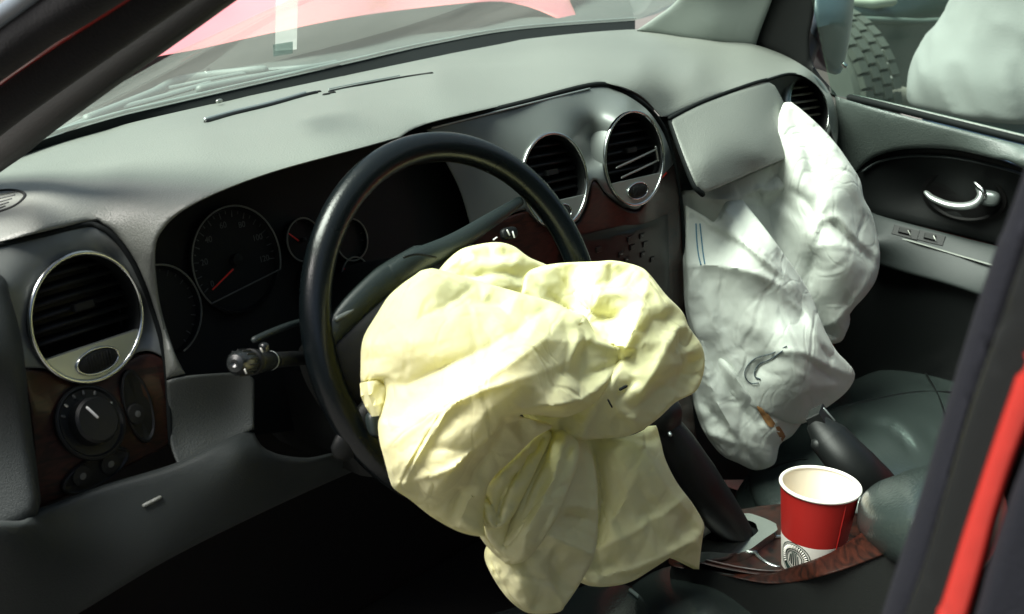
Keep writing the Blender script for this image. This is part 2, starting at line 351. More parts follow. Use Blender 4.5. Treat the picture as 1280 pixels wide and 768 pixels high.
    def h(s, P):
        if s.facet is not None:
            f, s.facet = s.facet, None; nz, s.nz = s.nz, None; h0 = s.h(P); s.nz = nz; s.facet = f; h = .12*h0+.88*f(P, h0)
            if nz:
                if not hasattr(s, 'fa2'): s.fa2 = Facets(P, nz[1]*.5, nz[2]+50, R(nz[3] if len(nz) > 3 else 0), 1.6)
                h += .35*nz[0]*s.fa2(P)
            return h
        h = np.zeros(len(P))
        if s.hts: h += s.hts(P)
        if s.cre: h += crease_h(P, s.cre)
        if s.nz:
            amp, sc, seed = s.nz[:3]; ang, st = s.nz[3:] if len(s.nz) > 3 else (0, 1.2)
            if not hasattr(s, 'fa'): s.fa = [Facets(P, sc, seed, R(ang), st), Facets(P, sc*.42, seed+50, R(ang+25), 1+(st-1)*.6)]
            return h+2.1*amp*s.fa[0](P)+.6*amp*s.fa[1](P)
            h += amp*np.array([crumple(p[0]/sc, p[1]/sc, seed)*1.9+.8*crumple(p[0]/sc*2.1+3, p[1]/sc*2.1, seed+3)*.6 for p in P])-amp
            h += .5*amp*np.array([1-2*abs(noise.noise(Vector((p[0]/sc, p[1]/sc*.7+p[0]/sc*.5, seed)))) + .5*(1-2*abs(noise.noise(Vector((p[0]/sc*2.3, p[1]/sc*2.3, seed+5))))) for p in P])
        return h
    def at(s, px, py, lift=0):
        p = np.array([[px, py]], float)
        if s.dv is not None:   # nearest formed cloth point
            q = np.argsort(np.hypot(s.P[:,0]-px, s.P[:,1]-py))[:3]; d = np.hypot(s.P[q,0]-px, s.P[q,1]-py)+.3; t = float((((s.V[q]-CP) @ fw)/d).sum()/(1/d).sum())-lift; return CP+t*ray(px, py)
        t = float((1/s.w(p)-s.h(p))[0])-lift; return CP+t*ray(px, py)
    def nrm(s, px, py):
        a, b, c = s.at(px, py), s.at(px+6, py), s.at(px, py+6); n = unit(np.cross(c-a, b-a)); return n if n @ (CP-a) > 0 else -n
    def obj(s, name, m, parent=None, ang=50): return mesh(name, s.VV, s.F, m, parent, ang=ang)
def tube_data(path, r, seg=10, flat=1, up=None, cap=True):
    P = np.asarray(path, float); n = len(P); r = np.full(n, r) if np.isscalar(r) else np.interp(np.linspace(0, 1, n), np.linspace(0, 1, len(r)), r)
    V = []; F = []; prev = None
    if cap:   # rounded ends
        d0 = unit(P[0]-P[1]); d1 = unit(P[-1]-P[-2]); P = np.vstack([P[0]+d0*r[0]*.9, P[0]+d0*r[0]*.6, P, P[-1]+d1*r[-1]*.6, P[-1]+d1*r[-1]*.9])
        r = np.r_[r[0]*.25, r[0]*.75, r, r[-1]*.75, r[-1]*.25]; n += 4
    for i in range(n):
        t = unit(P[min(i+1, n-1)]-P[max(i-1, 0)])
        if prev is None: a = unit(np.cross(t, up if up is not None else ([0,0,1.] if abs(t[2]) < .9 else [1.,0,0])))
        else: a = unit(prev-t*(prev @ t))
        prev = a; b = np.cross(t, a)
        for k in range(seg): th = 2*math.pi*k/seg; V.append(P[i]+r[i]*(math.cos(th)*a+math.sin(th)*b*flat))
    for i in range(n-1):
        for k in range(seg): F.append([i*seg+k, i*seg+(k+1) % seg, (i+1)*seg+(k+1) % seg, (i+1)*seg+k])
    F += [list(range(seg))[::-1], list(range((n-1)*seg, n*seg))]
    return V, F
def tube(name, path, r, m, parent=None, seg=10, flat=1, up=None, cap=True):
    V, F = tube_data(path, r, seg, flat, up, cap); return mesh(name, V, F, m, parent, ang=60)
def merge(parts):
    V = []; F = []
    for v, f in parts: o = len(V); V += [tuple(x) for x in v]; F += [[i+o for i in q] for q in f]
    return V, F
def circ(c, n, rx, ry=None, k=48, a0=0, a1=2*math.pi, e=None):
    e1, e2, n = frame(n) if e is None else e; ry = ry or rx
    return np.array([np.asarray(c)+rx*math.cos(a)*e1+ry*math.sin(a)*e2 for a in np.linspace(a0, a1, k)])
def torus(name, c, n, rx, ry, r, m, parent=None, k=64, seg=10, a0=0, a1=None, e=None, flat=1):
    full = a1 is None; p = circ(c, n, rx, ry, k+(1 if full else 0), a0, a0+2*math.pi if full else a1, e); nn = unit(n)
    if not full: return tube(name, p, r, m, parent, seg, flat, up=nn)
    p = p[:-1]; V = []; F = []; cc = np.asarray(c)
    for i in range(k):
        rad = unit(p[i]-cc)
        for j in range(seg): th = 2*math.pi*j/seg; V.append(p[i]+r*(math.cos(th)*rad+math.sin(th)*nn*flat))
    for i in range(k):
        for j in range(seg): F.append([i*seg+j, ((i+1) % k)*seg+j, ((i+1) % k)*seg+(j+1) % seg, i*seg+(j+1) % seg])
    return mesh(name, V, F, m, parent)
def lathe(name, c, n, prof, m, parent=None, k=48, e=None, sy=1, ang=35):
    e1, e2, n = frame(n) if e is None else e; V = []; F = []; c = np.asarray(c, float)
    for r, h in prof:
        for i in range(k): a = 2*math.pi*i/k; V.append(c+n*h+r*(math.cos(a)*e1+sy*math.sin(a)*e2))
    for j in range(len(prof)-1):
        for i in range(k): F.append([j*k+i, j*k+(i+1) % k, (j+1)*k+(i+1) % k, (j+1)*k+i])
    for j, rev in ((0, 1), (len(prof)-1, 0)):
        if prof[j][0] < .0008: F.append([j*k+i for i in range(k)])
    return mesh(name, V, F, m, parent, ang=ang)
def prism(name, pts2, c, e, h, m, parent=None, bev=0, lip=0):
    """outline in a local frame, extruded by h along its normal, with a small chamfer"""
    e1, e2, n = e; c = np.asarray(c, float); P = np.array(pts2, float); cen = P.mean(0); k = len(P); V = []; F = []
    Ls = [(P, 0), (P, h-bev)] + ([(cen+(P-cen)*(1-bev/np.abs(P-cen).max()), h)] if bev else [])
    for Q, z in Ls: V += [c+q[0]*e1+q[1]*e2+n*z for q in Q]
    for j in range(len(Ls)-1):
        for i in range(k): F.append([j*k+i, j*k+(i+1) % k, (j+1)*k+(i+1) % k, (j+1)*k+i])
    F += [list(range(k))[::-1], list(range((len(Ls)-1)*k, len(Ls)*k))]
    return mesh(name, V, F, m, parent, ang=40)
def sbox(name, c, size, m, parent=None, ex=4, e=None, n=24):
    """soft rounded block (superellipsoid)"""
    e1, e2, e3 = e if e is not None else (np.array([1.,0,0]), np.array([0,1.,0]), np.array([0,0,1.])); V = []; F = []; c = np.asarray(c, float)
    f = lambda v: math.copysign(abs(v)**(2/ex), v)
    for i in range(n+1):
        ph = -math.pi/2+math.pi*i/n
        for j in range(2*n):
            th = math.pi*j/n; V.append(c+size[0]/2*f(math.cos(ph))*f(math.cos(th))*e1+size[1]/2*f(math.cos(ph))*f(math.sin(th))*e2+size[2]/2*f(math.sin(ph))*e3)
    for i in range(n):
        for j in range(2*n): F.append([i*2*n+j, i*2*n+(j+1) % (2*n), (i+1)*2*n+(j+1) % (2*n), (i+1)*2*n+j])
    o = mesh(name, V, F, m, parent); bm = bmesh.new(); bm.from_mesh(o.data); bmesh.ops.remove_doubles(bm, verts=bm.verts, dist=1e-5); bm.to_mesh(o.data); bm.free(); return o
def box(name, a, b, m, parent=None, bev=.004):
    bm = bmesh.new(); bmesh.ops.create_cube(bm, size=1)
    for v in bm.verts: v.co = Vector([(a[i]+b[i])/2+(b[i]-a[i])*v.co[i] for i in range(3)])
    if bev: bmesh.ops.bevel(bm, geom=bm.edges[:], offset=bev, segments=2, affect='EDGES', profile=.6)
    me = bpy.data.meshes.new(name); bm.to_mesh(me); bm.free(); return link(name, me, m, parent)
def text(name, s, size, c, e, m, parent=None, lift=.0006, depth=.0002):
    cu = bpy.data.curves.new(name, 'FONT'); cu.body = s; cu.size = size; cu.extrude = depth; cu.align_x = 'CENTER'; cu.align_y = 'CENTER'
    t = bpy.data.objects.new(name, cu); C.objects.link(t); dg = bpy.context.evaluated_depsgraph_get(); me = bpy.data.meshes.new_from_object(t.evaluated_get(dg))
    bpy.data.objects.remove(t); o = link(name, me, m, parent); e1, e2, n = e; c = np.asarray(c)+n*lift; Mx = Matrix.Identity(4)
    for i in range(3): Mx[i][0], Mx[i][1], Mx[i][2], Mx[i][3] = e1[i], e2[i], n[i], c[i]
    me.transform(Mx); return o
# ------------------------------------------------------------ vents: known centres and facing
def nrm(ya, pi): return np.array([math.sin(ya)*math.cos(pi), -math.cos(ya)*math.cos(pi), math.sin(pi)])
def vframe(n): n = unit(n); e1 = unit(np.cross([0,0,1.], n)); return e1, np.cross(n, e1), n
VENTS = {'l': ((-.652,.012,1.129), nrm(.073,.192), .0505), 'cl': ((-.063,-.004,1.145), nrm(-.102,.232), .053),
         'cr': ((.086,-.013,1.150), nrm(-.091,.19), .0565), 'r': ((.630,.016,1.144), nrm(-.159,.395), .049)}
def vpx(k, s=1.0, n=40): c, nn, r = VENTS[k]; return np.array([PR(p) for p in circ(c, nn, r*s, k=n+1, e=vframe(nn))[:-1]])
def vctrl(k, s=1.12, n=8): c, nn, r = VENTS[k]; return [(p[0], p[1], dict(n=nn, p=np.array(c))) for p in vpx(k, s, n)]
# ============================================================ DASHBOARD
dash = thing('dashboard', 'grey green vinyl dashboard with round chrome ringed air vents and wood trim', 'dashboard')
edgeA = [(-60,222,dict(z=1.18)),(34,191,dict(z=1.187)),(135,161,dict(z=1.195)),(271,129,dict(z=1.205)),(430,95,dict(z=1.212)),(545,71,dict(z=1.218)),(650,50,dict(z=1.222)),(794,37,dict(z=1.228))]
dctrl = edgeA+[(44,260,dict(z=1.212)),(150,217,dict(z=1.219)),(250,173,dict(z=1.226)),(430,122,dict(z=1.233)),(545,94,dict(z=1.237)),(690,64,dict(z=1.237)),
  (0,300,dict(y=.03)),(-60,314,dict(y=.03)),(110,276,dict(y=.03)),(150,295,dict(y=.015)),
  (210,280,dict(y=-.03)),(196,315,dict(y=-.025)),(230,263,dict(y=-.038)),(350,215,dict(y=-.05)),(490,179,dict(y=-.05)),(530,157,dict(y=.0)),(640,131,dict(y=.03)),(738,105,dict(y=.035)),
  (808,128,dict(y=.02)),(835,143,dict(y=.02)),(900,117,dict(y=.012)),(960,99,dict(y=.005)),(1005,94,dict(y=.0)),(1033,120,dict(y=-.005)),(1046,160,dict(y=-.01)),
  (850,46,dict(x=.675)),(900,53,dict(x=.69)),(940,57,dict(x=.70)),(990,76,dict(x=.705)),(1030,108,dict(x=.715)),(800,80,dict(z=1.238)),(870,85,dict(z=1.225)),
  (170,330,dict(y=.006)),(189,375,dict(y=.0)),(204,420,dict(y=-.004)),(211,500,dict(y=-.012)),(220,440,dict(y=-.02)),(236,474,dict(y=-.022)),(215,560,dict(y=-.02)),(240,565,dict(y=-.028)),(300,470,dict(y=-.035)),(318,535,dict(y=-.045))]
poly = [(-60,222),(34,191),(135,161),(271,129),(430,95),(545,71),(650,50),(794,37),(850,46),(900,51),(940,55),(990,74),(1030,105),(1047,145),(1046,185,1),
  (1038,160),(1031,120),(1008,97),(985,92),(958,99),(900,118),(836,146,1),(826,146),(800,120),(765,106),(735,104),(640,129),(531,156),(500,172,1),(450,186),(350,213),(280,238),(230,263),(204,287),(194,315),(200,380),(218,440),(232,468,1),(208,474,1),(203,425),(188,372),(168,327),(148,297),(128,281),(108,278),(0,303),(-60,317,1)]
dp = Patch(poly, dctrl, step=6, lam=.004, roll=(9,.007), skirt=.06)
dp.obj('dash_pad', DASH, dash)
cp_ = Patch([(208,476,1),(233,470),(300,466),(318,475,1),(318,537,1),(262,566),(222,582,1),(213,556),(210,510)], dctrl, step=6, lam=.004, roll=(5,.003), skirt=.05); cp_.obj('column_side_panel', mat('dash_vinyl_dim', (.05,.058,.053), .5, bump=.6, bscale=600), dash)  # half-shaded vinyl colour, painting the falloff between pad and knee panel
# lower knee panel
kctrl = [(45,640,dict(y=-.045)),(180,590,dict(y=-.045)),(300,541,dict(y=-.045)),(30,655,dict(y=-.06)),(300,556,dict(y=-.06)),(100,768,dict(y=-.04)),(435,592,dict(y=-.05)),(-40,700,dict(y=-.06)),(-40,840,dict(y=-.03)),(200,690,dict(y=-.062)),(350,580,dict(y=-.065)),(250,620,dict(y=-.066)),(420,566,dict(y=-.07))]
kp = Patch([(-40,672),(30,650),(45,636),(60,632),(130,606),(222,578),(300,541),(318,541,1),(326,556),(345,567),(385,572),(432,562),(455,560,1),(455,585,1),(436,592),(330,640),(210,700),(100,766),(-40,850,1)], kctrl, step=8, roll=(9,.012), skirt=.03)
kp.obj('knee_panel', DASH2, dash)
tube('knee_panel_latch', [kp.at(180,632,.001), kp.at(192,626,.001), kp.at(200,622,.001)], .0016, DASH, dash, seg=8)
# side edge of the dash, left of the vent pod
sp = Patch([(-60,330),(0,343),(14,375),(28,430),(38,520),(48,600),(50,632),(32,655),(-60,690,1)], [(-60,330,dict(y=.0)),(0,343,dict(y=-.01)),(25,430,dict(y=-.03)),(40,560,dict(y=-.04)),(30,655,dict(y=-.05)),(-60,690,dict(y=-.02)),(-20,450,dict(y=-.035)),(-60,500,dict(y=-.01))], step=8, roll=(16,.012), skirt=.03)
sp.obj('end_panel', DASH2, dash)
# left pod: silver eyebrow and wood face
pc = vctrl('l')+[(-60,330,dict(y=.03)),(0,306,dict(y=.032)),(108,282,dict(y=.032)),(140,297,dict(y=.02)),(165,325,dict(y=.01)),(185,370,dict(y=.005)),(203,430,dict(y=0)),(211,520,dict(y=-.01)),(212,560,dict(y=-.015)),(50,637,dict(y=-.02)),(42,560,dict(y=-.01)),(28,450,dict(y=0)),(5,360,dict(y=.01)),(120,540,dict(y=-.018))]
lp1 = Patch([(-60,321,1),(0,307),(108,282),(140,298),(165,327),(186,372),(203,430),(206,448,1),(175,440),(110,476),(62,462),(29,460,1),(18,400),(2,352),(-10,340),(-60,334,1)], pc, step=5, roll=(3,.002), holes=[vpx('l',1.01)], skirt=.03); lp1.obj('vent_pod', SILV, dash)
lp2 = Patch([(29,462,1),(62,465),(110,479),(175,443),(206,450,1),(210,500),(213,556,1),(130,598),(48,636,1),(44,590),(40,530)], pc, step=5, roll=(3,.002), skirt=.03); lp2.obj('wood_panel', WOOD, dash)
def px3(P, pts, lift=.001): return [P.at(x, y, lift) for x, y in pts]
def groove(P, pts, r=.0022, m=GROOVE, lift=0, nm='trim_groove'): return tube(nm, spl3(px3(P, pts, lift), 6), r, m, dash, seg=8)
groove(lp1, [(-50,319),(0,306),(60,292),(108,281),(128,286),(146,300),(165,326),(180,358),(190,385),(203,430),(210,490),(213,555)], .0024)
# centre stack
sc = vctrl('cl')+vctrl('cr')+[(531,160,dict(y=.03)),(640,133,dict(y=.035)),(738,108,dict(y=.04)),(770,112,dict(y=.035)),(805,132,dict(y=.02)),(826,160,dict(y=.01)),(840,195,dict(y=.005)),(850,250,dict(y=-.005)),(855,320,dict(y=-.015)),(858,400,dict(y=-.03)),(868,560,dict(y=-.07)),
   (570,225,dict(y=.02)),(590,320,dict(y=.0)),(610,420,dict(y=-.03)),(700,560,dict(y=-.08)),(770,320,dict(y=-.025)),(740,200,dict(y=.005)),(735,170,dict(y=.018))]
sp1 = Patch([(531,160,1),(640,133),(738,108),(770,113),(805,134),(826,161),(838,190),(842,205,1),(815,235),(795,262),(760,245),(742,225),(730,262),(712,280),(660,262),(590,290,1),(575,240),(558,205),(545,180)], sc, step=5, roll=(4,.003), holes=[vpx('cl',1.01), vpx('cr',1.01)], skirt=.03); sp1.obj('centre_pod', SILV, dash)
sp2 = Patch([(590,292,1),(660,264),(712,283),(731,264),(742,227),(760,247),(795,265),(815,238),(842,207,1),(849,240),(853,300),(856,380),(862,470),(872,560,1),(700,580,1),(620,450),(600,350)], sc, step=6, roll=(4,.003), skirt=.03); sp2.obj('wood_panel', WOOD, dash)
groove(sp1, [(531,159),(600,142),(660,127),(738,107),(768,110),(805,131),(829,160),(841,195),(849,240),(854,300),(857,380),(864,470)], .0034)
groove(sp1, [(540,160),(600,145),(660,130),(737,111)], .0012, SAT, .003, 'trim_strip')
# radio face
rp = Patch([(705,300,1),(835,268,1),(838,400,1),(720,420,1)], [(x, y, dict(t=float(np.linalg.norm(sp2.at(x,y)-CP)/np.linalg.norm(ray(x,y)))-.011)) for x in (705,750,795,838) for y in (268,310,350,400,420)], step=8, smooth=False, roll=(4,.003), skirt=.02); rp.obj('radio_face', GLOSS, dash)
for i, (x, y) in enumerate([(787,299),(802,295),(776,318),(790,309),(806,305),(783,325),(803,318),(815,324),(748,312)]):
    e = vframe(rp.nrm(x, y)); b = prism('radio_button', [(-.0055,-.0032),(.0055,-.0032),(.0055,.0032),(-.0055,.0032)], rp.at(x, y), e, .0015, GLOSS, dash, bev=.0008)
    if i in (1, 2, 5, 6, 7, 10, 11, 13): prism('button_mark', [(-.002,-.0006),(.002,-.0006),(.002,.0006),(-.002,.0006)], rp.at(x, y)+e[2]*.0015, e, .0003, MT['dial_print'], b)
# passenger side: airbag cover, dark cavity, right pod, glovebox
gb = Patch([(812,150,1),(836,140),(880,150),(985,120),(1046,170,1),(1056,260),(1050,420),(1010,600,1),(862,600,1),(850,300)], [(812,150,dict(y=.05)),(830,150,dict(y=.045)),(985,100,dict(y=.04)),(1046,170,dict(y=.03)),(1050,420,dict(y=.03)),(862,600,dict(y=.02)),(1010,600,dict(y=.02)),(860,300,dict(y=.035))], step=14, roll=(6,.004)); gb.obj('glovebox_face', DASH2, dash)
ac = [(838,148,dict(y=.015)),(900,122,dict(y=.008)),(960,103,dict(y=0)),(985,145,dict(y=-.030)),(1001,185,dict(y=-.055)),(940,217,dict(y=-.062)),(878,240,dict(y=-.060)),(856,200,dict(y=-.030)),(920,165,dict(y=-.036)),(950,195,dict(y=-.062)),(880,205,dict(y=-.048))]
ap = Patch([(838,150,1),(868,134),(900,121),(956,103,1),(968,107),(985,140),(1001,180),(1000,190),(985,197),(940,216),(892,237),(880,240),(872,236),(856,200)], ac, step=5, roll=(5,.004), skirt=.03); ap.obj('airbag_cover', DASH, dash)['label'] = 'loose passenger airbag cover lifted over the white airbag'
text('cover_mark', 'AIRBAG', .0085, ap.at(984,180,.0008), vframe(ap.nrm(975,178)), MT['groove_black'], dash)
groove(ap, [(837,148),(868,132),(900,119),(940,105),(958,100)], .0028, lift=-.002); groove(ap, [(838,152),(855,200),(868,232),(878,243)], .004, lift=-.008)
rc = vctrl('r',1.1)+[(958,101,dict(y=.01)),(985,94,dict(y=.01)),(1008,97,dict(y=.012)),(1032,120,dict(y=.01)),(1040,160,dict(y=.0)),(1040,210,dict(y=-.01)),(985,150,dict(y=.0))]
rp1 = Patch([(957,102,1),(985,94),(1008,98),(1030,119),(1038,155),(1042,210,1),(1000,200,1),(985,150),(970,112)], rc, step=4, roll=(3,.002), holes=[vpx('r',1.01)]); rp1.obj('vent_pod', SILV, dash)
groove(rp1, [(957,101),(985,93),(1006,96)], .0024)
# defroster slots and side grille on the top
for pts, m in (([(258,153),(290,144),(340,132),(382,120),(395,117)], BLK), ([(412,115),(440,109),(500,98),(540,92)], BLK)):
    tube('defroster_slot', spl3(px3(dp, pts, .0), 5), .0032 if pts[0][0] < 300 else .002, m, dash, seg=8)
    tube('defroster_lip_highlight', spl3(px3(dp, [(x-1, y-3) for x, y in pts[:-1]], .0025), 5), .0028 if pts[0][0] < 300 else .0012, SAT, dash, seg=8)  # highlight along the slot lip, painted as a bright satin tube
for x, y in ((384,118),(394,116),(405,119),(412,117)):
    tube('slot_clip', [dp.at(x, y, .002), dp.at(x+6, y-1, .002)], .002, DARK, dash, seg=6)
tube('side_speaker_rim', spl3(px3(dp, [(-30,250),(-10,241),(10,238),(26,240),(31,246),(20,257),(0,265),(-20,270)], 0), 5), .0014, DARK, dash, seg=8)
for k in range(5):
    tube('speaker_slat', px3(dp, [(-20,248+k*5),(22-k*4,240+k*4.6)], .0), .0011, DASH2, dash, seg=6)
# ---- air vents
def vent(k, seed, slats=6, light=False):
    c, n, r = VENTS[k]; c = np.array(c); e = vframe(n); e1, e2, n = e
    v = lathe('air_vent', c, n, [(r*1.0,-.004),(r*1.0,.0),(r*.985,.003),(r*.965,.0015),(r*.95,-.004),(r*.93,-.035),(.0004,-.036)], BLK, dash, e=e)
    torus('chrome_ring', c+n*.0035, n, r*1.0, r*1.0, .0020, CHR, v, k=72, e=e, seg=10)
    cw_ = 1.025 if k == 'l' else 1.05
    lathe('vent_collar', c, n, [(r*(cw_+.02),-.022),(r*cw_,-.006),(r*(.5+cw_/2),.0015),(r*1.0,.002)], SILV if k != 'l' else DASH2, v, e=e)
    ch = -.44*r
    for i in range(slats):
        y = ch+.1*r+(r*1.28-.1*r)*(i+.5)/slats
        if abs(y) > r*.86: continue
        w = math.sqrt(max(0, (r*.9)**2-y*y)); tl = R(-18)
        V = []; 
        for sx in (-1, 1):
            for (a, b) in ((-.010,-.0011),(-.002,-.0016),(.0,.0),(-.002,.0016),(-.010,.0011)):
                V.append(c+e1*sx*w+e2*(y+a*math.sin(tl)+b)+n*(a*math.cos(tl)-.006))
        F = [[i_, (i_+1) % 5, 5+(i_+1) % 5, 5+i_] for i_ in range(5)]+[[0,1,2,3,4],[5,6,7,8,9]]
        mesh('slat', V, F, MT['slat_beige'] if light else BLK, v, ang=30)
    if k != 'r':
        y = ch+.62*r; prism('slat_tab', [(-.009,-.003),(.009,-.003),(.009,.003),(-.009,.003)], c+e1*.002+e2*y-n*.006, e, .006, DARK, v, bev=.001)
        if k == 'cr':
            q = circ((0,0,0), (0,0,1), 1, k=4)[:0]
            pts = [(-.030,-.0175),(.049,-.0095),(.053,.002),(.046,.003),(.043,-.004),(-.033,-.0105)]
            mesh('broken_vane', *merge([tube_data([c+e1*a+e2*(b+.001)+n*.001 for a, b in [(-.033,-.008),(.046,.004)]], .0014, 6), tube_data([c+e1*a+e2*(b)+n*.001 for a, b in [(-.025,-.020),(.048,-.009)]], .0014, 6), tube_data([c+e1*.046+e2*.008+n*.001, c+e1*.049-e2*.009+n*.001], .0016, 6)]), DIMR, v)
        a0 = math.asin(ch/r); th = np.linspace(math.pi-a0, 2*math.pi+a0, 28); pts = [(r*.975*math.cos(t), r*.975*math.sin(t)) for t in th]
        prism('lower_plate', pts, c-n*.001, e, .0045, SAT, v, bev=.0008)
        tw = c+e2*(-.70*r)+n*.0037; lathe('thumbwheel', tw, n, [(.0185,-.001),(.0185,.0006),(.015,.0022),(.0004,.003)], BLK, v, e=e, sy=.48, k=32)
        torus('thumbwheel_ring', tw+n*.0006, n, .0195, .0098, .0012, CHR, v, k=36, seg=8, e=e)
        mesh('thumbwheel_ridges', *merge([tube_data([tw+e1*x-e2*.0055+n*.0027, tw+e1*x+e2*.0055+n*.0027], .0006, 5) for x in np.linspace(-.011,.011,9)]), DARK, v)
mat('slat_beige', (.30,.29,.22), .5)
vent('l', 1); vent('cl', 2); vent('cr', 3); vent('r', 4, 5, True)
torus('vent_housing', np.array(VENTS['r'][0])+VENTS['r'][1]*.001, VENTS['r'][1], .0545, .0545, .006, SAT, dash, k=64, seg=12, e=vframe(VENTS['r'][1]))
# ---- headlamp switches on the wood
def knobset():
    P = lp2; e = vframe(P.nrm(113,528)); c = P.at(113,528)
    d = lathe('headlamp_switch', c, e[2], [(.030,-.002),(.030,.0012),(.0275,.002),(.026,.0005),(.0004,.0004)], BLK, dash, e=e)
    torus('switch_ring', c+e[2]*.001, e[2], .0295, .0295, .0008, GLOSS, d, e=e, seg=6)
    lathe('knob', c, e[2], [(.019,0),(.0185,.010),(.0165,.012),(.0004,.0125)], BLK, d, e=e)
    q = c+e[2]*.0128; a = R(118); u = math.cos(a)*e[0]+math.sin(a)*e[1]; tube('pointer', [q+u*.002, q+u*.013], .0011, WHITE, d, seg=6)
    for t in (150,128,104,82,58,20):
        u = math.cos(R(t))*e[0]+math.sin(R(t))*e[1]; tube('switch_mark', [c+u*.0225+e[2]*.001, c+u*.0245+e[2]*.001], .0011, DIMR if t in (128, 20) else DIM, d, seg=5)
    for (cx, cy, rx, ry, tl, btn) in ((172,508,.0135,.031,0,[(168,518)]),(120,588,.031,.0125,10,[(100,594),(135,579)])):
        e = vframe(P.nrm(cx, cy)); c = P.at(cx, cy); t = R(tl); e1 = math.cos(t)*e[0]+math.sin(t)*e[1]; e2 = np.cross(e[2], e1); ee = (e1, e2, e[2])
        s = lathe('switch_pad', c, e[2], [(rx,-.002),(rx,.0012),(rx*.93,.002),(rx*.86,.0005),(.0004,.0004)], BLK, dash, e=ee, sy=ry/rx)
        torus('switch_ring', c+e[2]*.001, e[2], rx*.98, ry*.98, .0007, GLOSS, s, e=ee, seg=6)
        for bx, by in btn:
            b = P.at(bx, by); lathe('button', b, e[2], [(.0085,0),(.008,.0035),(.0004,.0045)], DARK, s, e=ee, k=24)
            lathe('button_dot', b+e[2]*.0045, e[2], [(.0028,0),(.0004,.0004)], DIM, s, e=ee, k=12)
knobset()
# ---- instrument cluster
GN = unit([0,-1,.25]); GPn = np.array([-.45,.03,1.12])
cl = Patch([(170,320),(190,285),(232,252),(350,205),(500,165),(560,150),(640,170),(660,500,1),(200,560,1)], [(x, y, dict(n=GN, p=GPn+np.array([0,.012,0]))) for x, y in [(180,255),(640,150),(640,500),(200,560)]], step=30, roll=None, skirt=.03); cl.obj('cluster_face', DARK, dash)
def gp(x, y, l=0): return U(x, y, n=GN, p=GPn+GN*l)
GE = vframe(GN)
def gauge(cx, cy, rad, needle=None, ring=(0, 360), numbers=None, nticks=0, flat=False):
    c = gp(cx, cy); g = lathe('gauge', c-GN*.008, GN, [(rad,0),(rad,.006),(rad*.96,.0065),(rad*.93,.002),(.0004,.002)], BLK, dash, e=GE, k=48)
    torus('gauge_ring', c-GN*.001, GN, rad, rad, .0009, DIMR, g, k=50, a0=R(ring[0]), a1=R(ring[1]), e=GE, seg=6)
    if flat:
        a, b = R(ring[0]), R(ring[1]); tube('gauge_base', [c+rad*(math.cos(a)*GE[0]+math.sin(a)*GE[1]), c+rad*(math.cos(b)*GE[0]+math.sin(b)*GE[1])], .0007, DIM, g, seg=6)
    for i in range(nticks):
        a = R(ring[1]-12-(ring[1]-ring[0]-24)*i/(nticks-1)); u = math.cos(a)*GE[0]+math.sin(a)*GE[1]; L = .86 if i % 2 else .80
        tube('tick', [c+u*rad*.92-GN*.005, c+u*rad*L-GN*.005], .0005, DIM, g, seg=4, cap=False)
    if numbers:
        for i, s in enumerate(numbers):
            a = R(ring[1]-12-(ring[1]-ring[0]-24)*i/(len(numbers)-1)); u = math.cos(a)*GE[0]+math.sin(a)*GE[1]; text('number', s, .0078, c+u*rad*.68-GN*.0055, GE, DIM, g)
    if needle: 
        a, b = gp(*needle[0], -.002), gp(*needle[1], -.002); tube('needle', [a, b], [.0009,.0006], NEED, g, seg=6)
        lathe('needle_hub', c-GN*.005, GN, [(rad*.12,0),(rad*.11,.005),(.0004,.006)], BLK, g, e=GE, k=20)
gauge(298,325,.0485,((291,337),(266,362)),(-22,220),['0','20','40','60','80','100','120'],25,True)
gauge(203,390,.040,None,(-70,100),None,12)
gauge(381,300,.0205,((373,301),(361,292)),(0,360),None,9); gauge(441,300,.0205,None,(0,360),None,9)
gauge(396,350,.0185,None,(0,360),None,9); gauge(446,345,.0185,((443,346),(430,336)),(0,360),None,9)
# ============================================================ STEERING WHEEL
WC = np.array([-.357,-.128,1.085]); WN = nrm(-.124,.385); WE = vframe(WN); WR = .172
sw = thing('steering_wheel', 'black leather steering wheel in front of the instrument cluster, its hub burst open', 'steering wheel')
torus('rim', WC, WN, WR-.0125, WR-.0125, .0136, RIM, sw, k=96, seg=20, e=WE, flat=.95)
torus('rim_seam', WC-WN*.004, WN, WR-.0125-.0125, WR-.0125-.0125, .0010, BLK, sw, k=96, seg=6, e=WE)
def wp(x, y, l=0): return U(x, y, n=WN, p=WC+WN*l)
# padded hub, with torn cover flap lit from above
hub = Patch([(396,440),(420,408),(460,375),(500,340),(545,313),(592,306),(640,330),(700,380),(720,460),(660,520),(560,560),(470,545),(420,500)], [(x, y, dict(n=WN, p=WC+WN*l)) for x, y, l in [(396,440,.0),(430,402,.008),(500,340,.012),(592,306,.008),(700,380,.0),(660,520,0),(470,545,-.01),(550,430,.03),(480,450,.02)]], step=8, roll=(22,.02), skirt=-WN*.03)
hub.obj('hub_pad', DARK, sw)
SPK = mat('spoke_satin', (.016,.024,.023), .42, bump=.25, bscale=700)
def spoke(pts, l, name, m=SPK, rr=.011, flat=.55):
    return tube(name, spl3([wp(x, y, ll) for (x, y), ll in zip(pts, l)], 6), rr, m, sw, seg=14, flat=flat, up=WN)
spoke([(650,252),(610,278),(565,306),(520,326),(490,345)], [.0,.006,.010,.013,.012], 'spoke', rr=[.005,.0075,.0095,.0105,.011])
spoke([(525,322),(480,352),(440,388),(412,420),(392,450)], [.011,.010,.008,.004,-.004], 'spoke', rr=[.0115,.0135,.012,.009,.005])
tube('flap_edge', spl3([wp(x, y, .022) for x, y in [(505,322),(522,318),(545,322)]], 4), .0011, BLK, sw, seg=6)
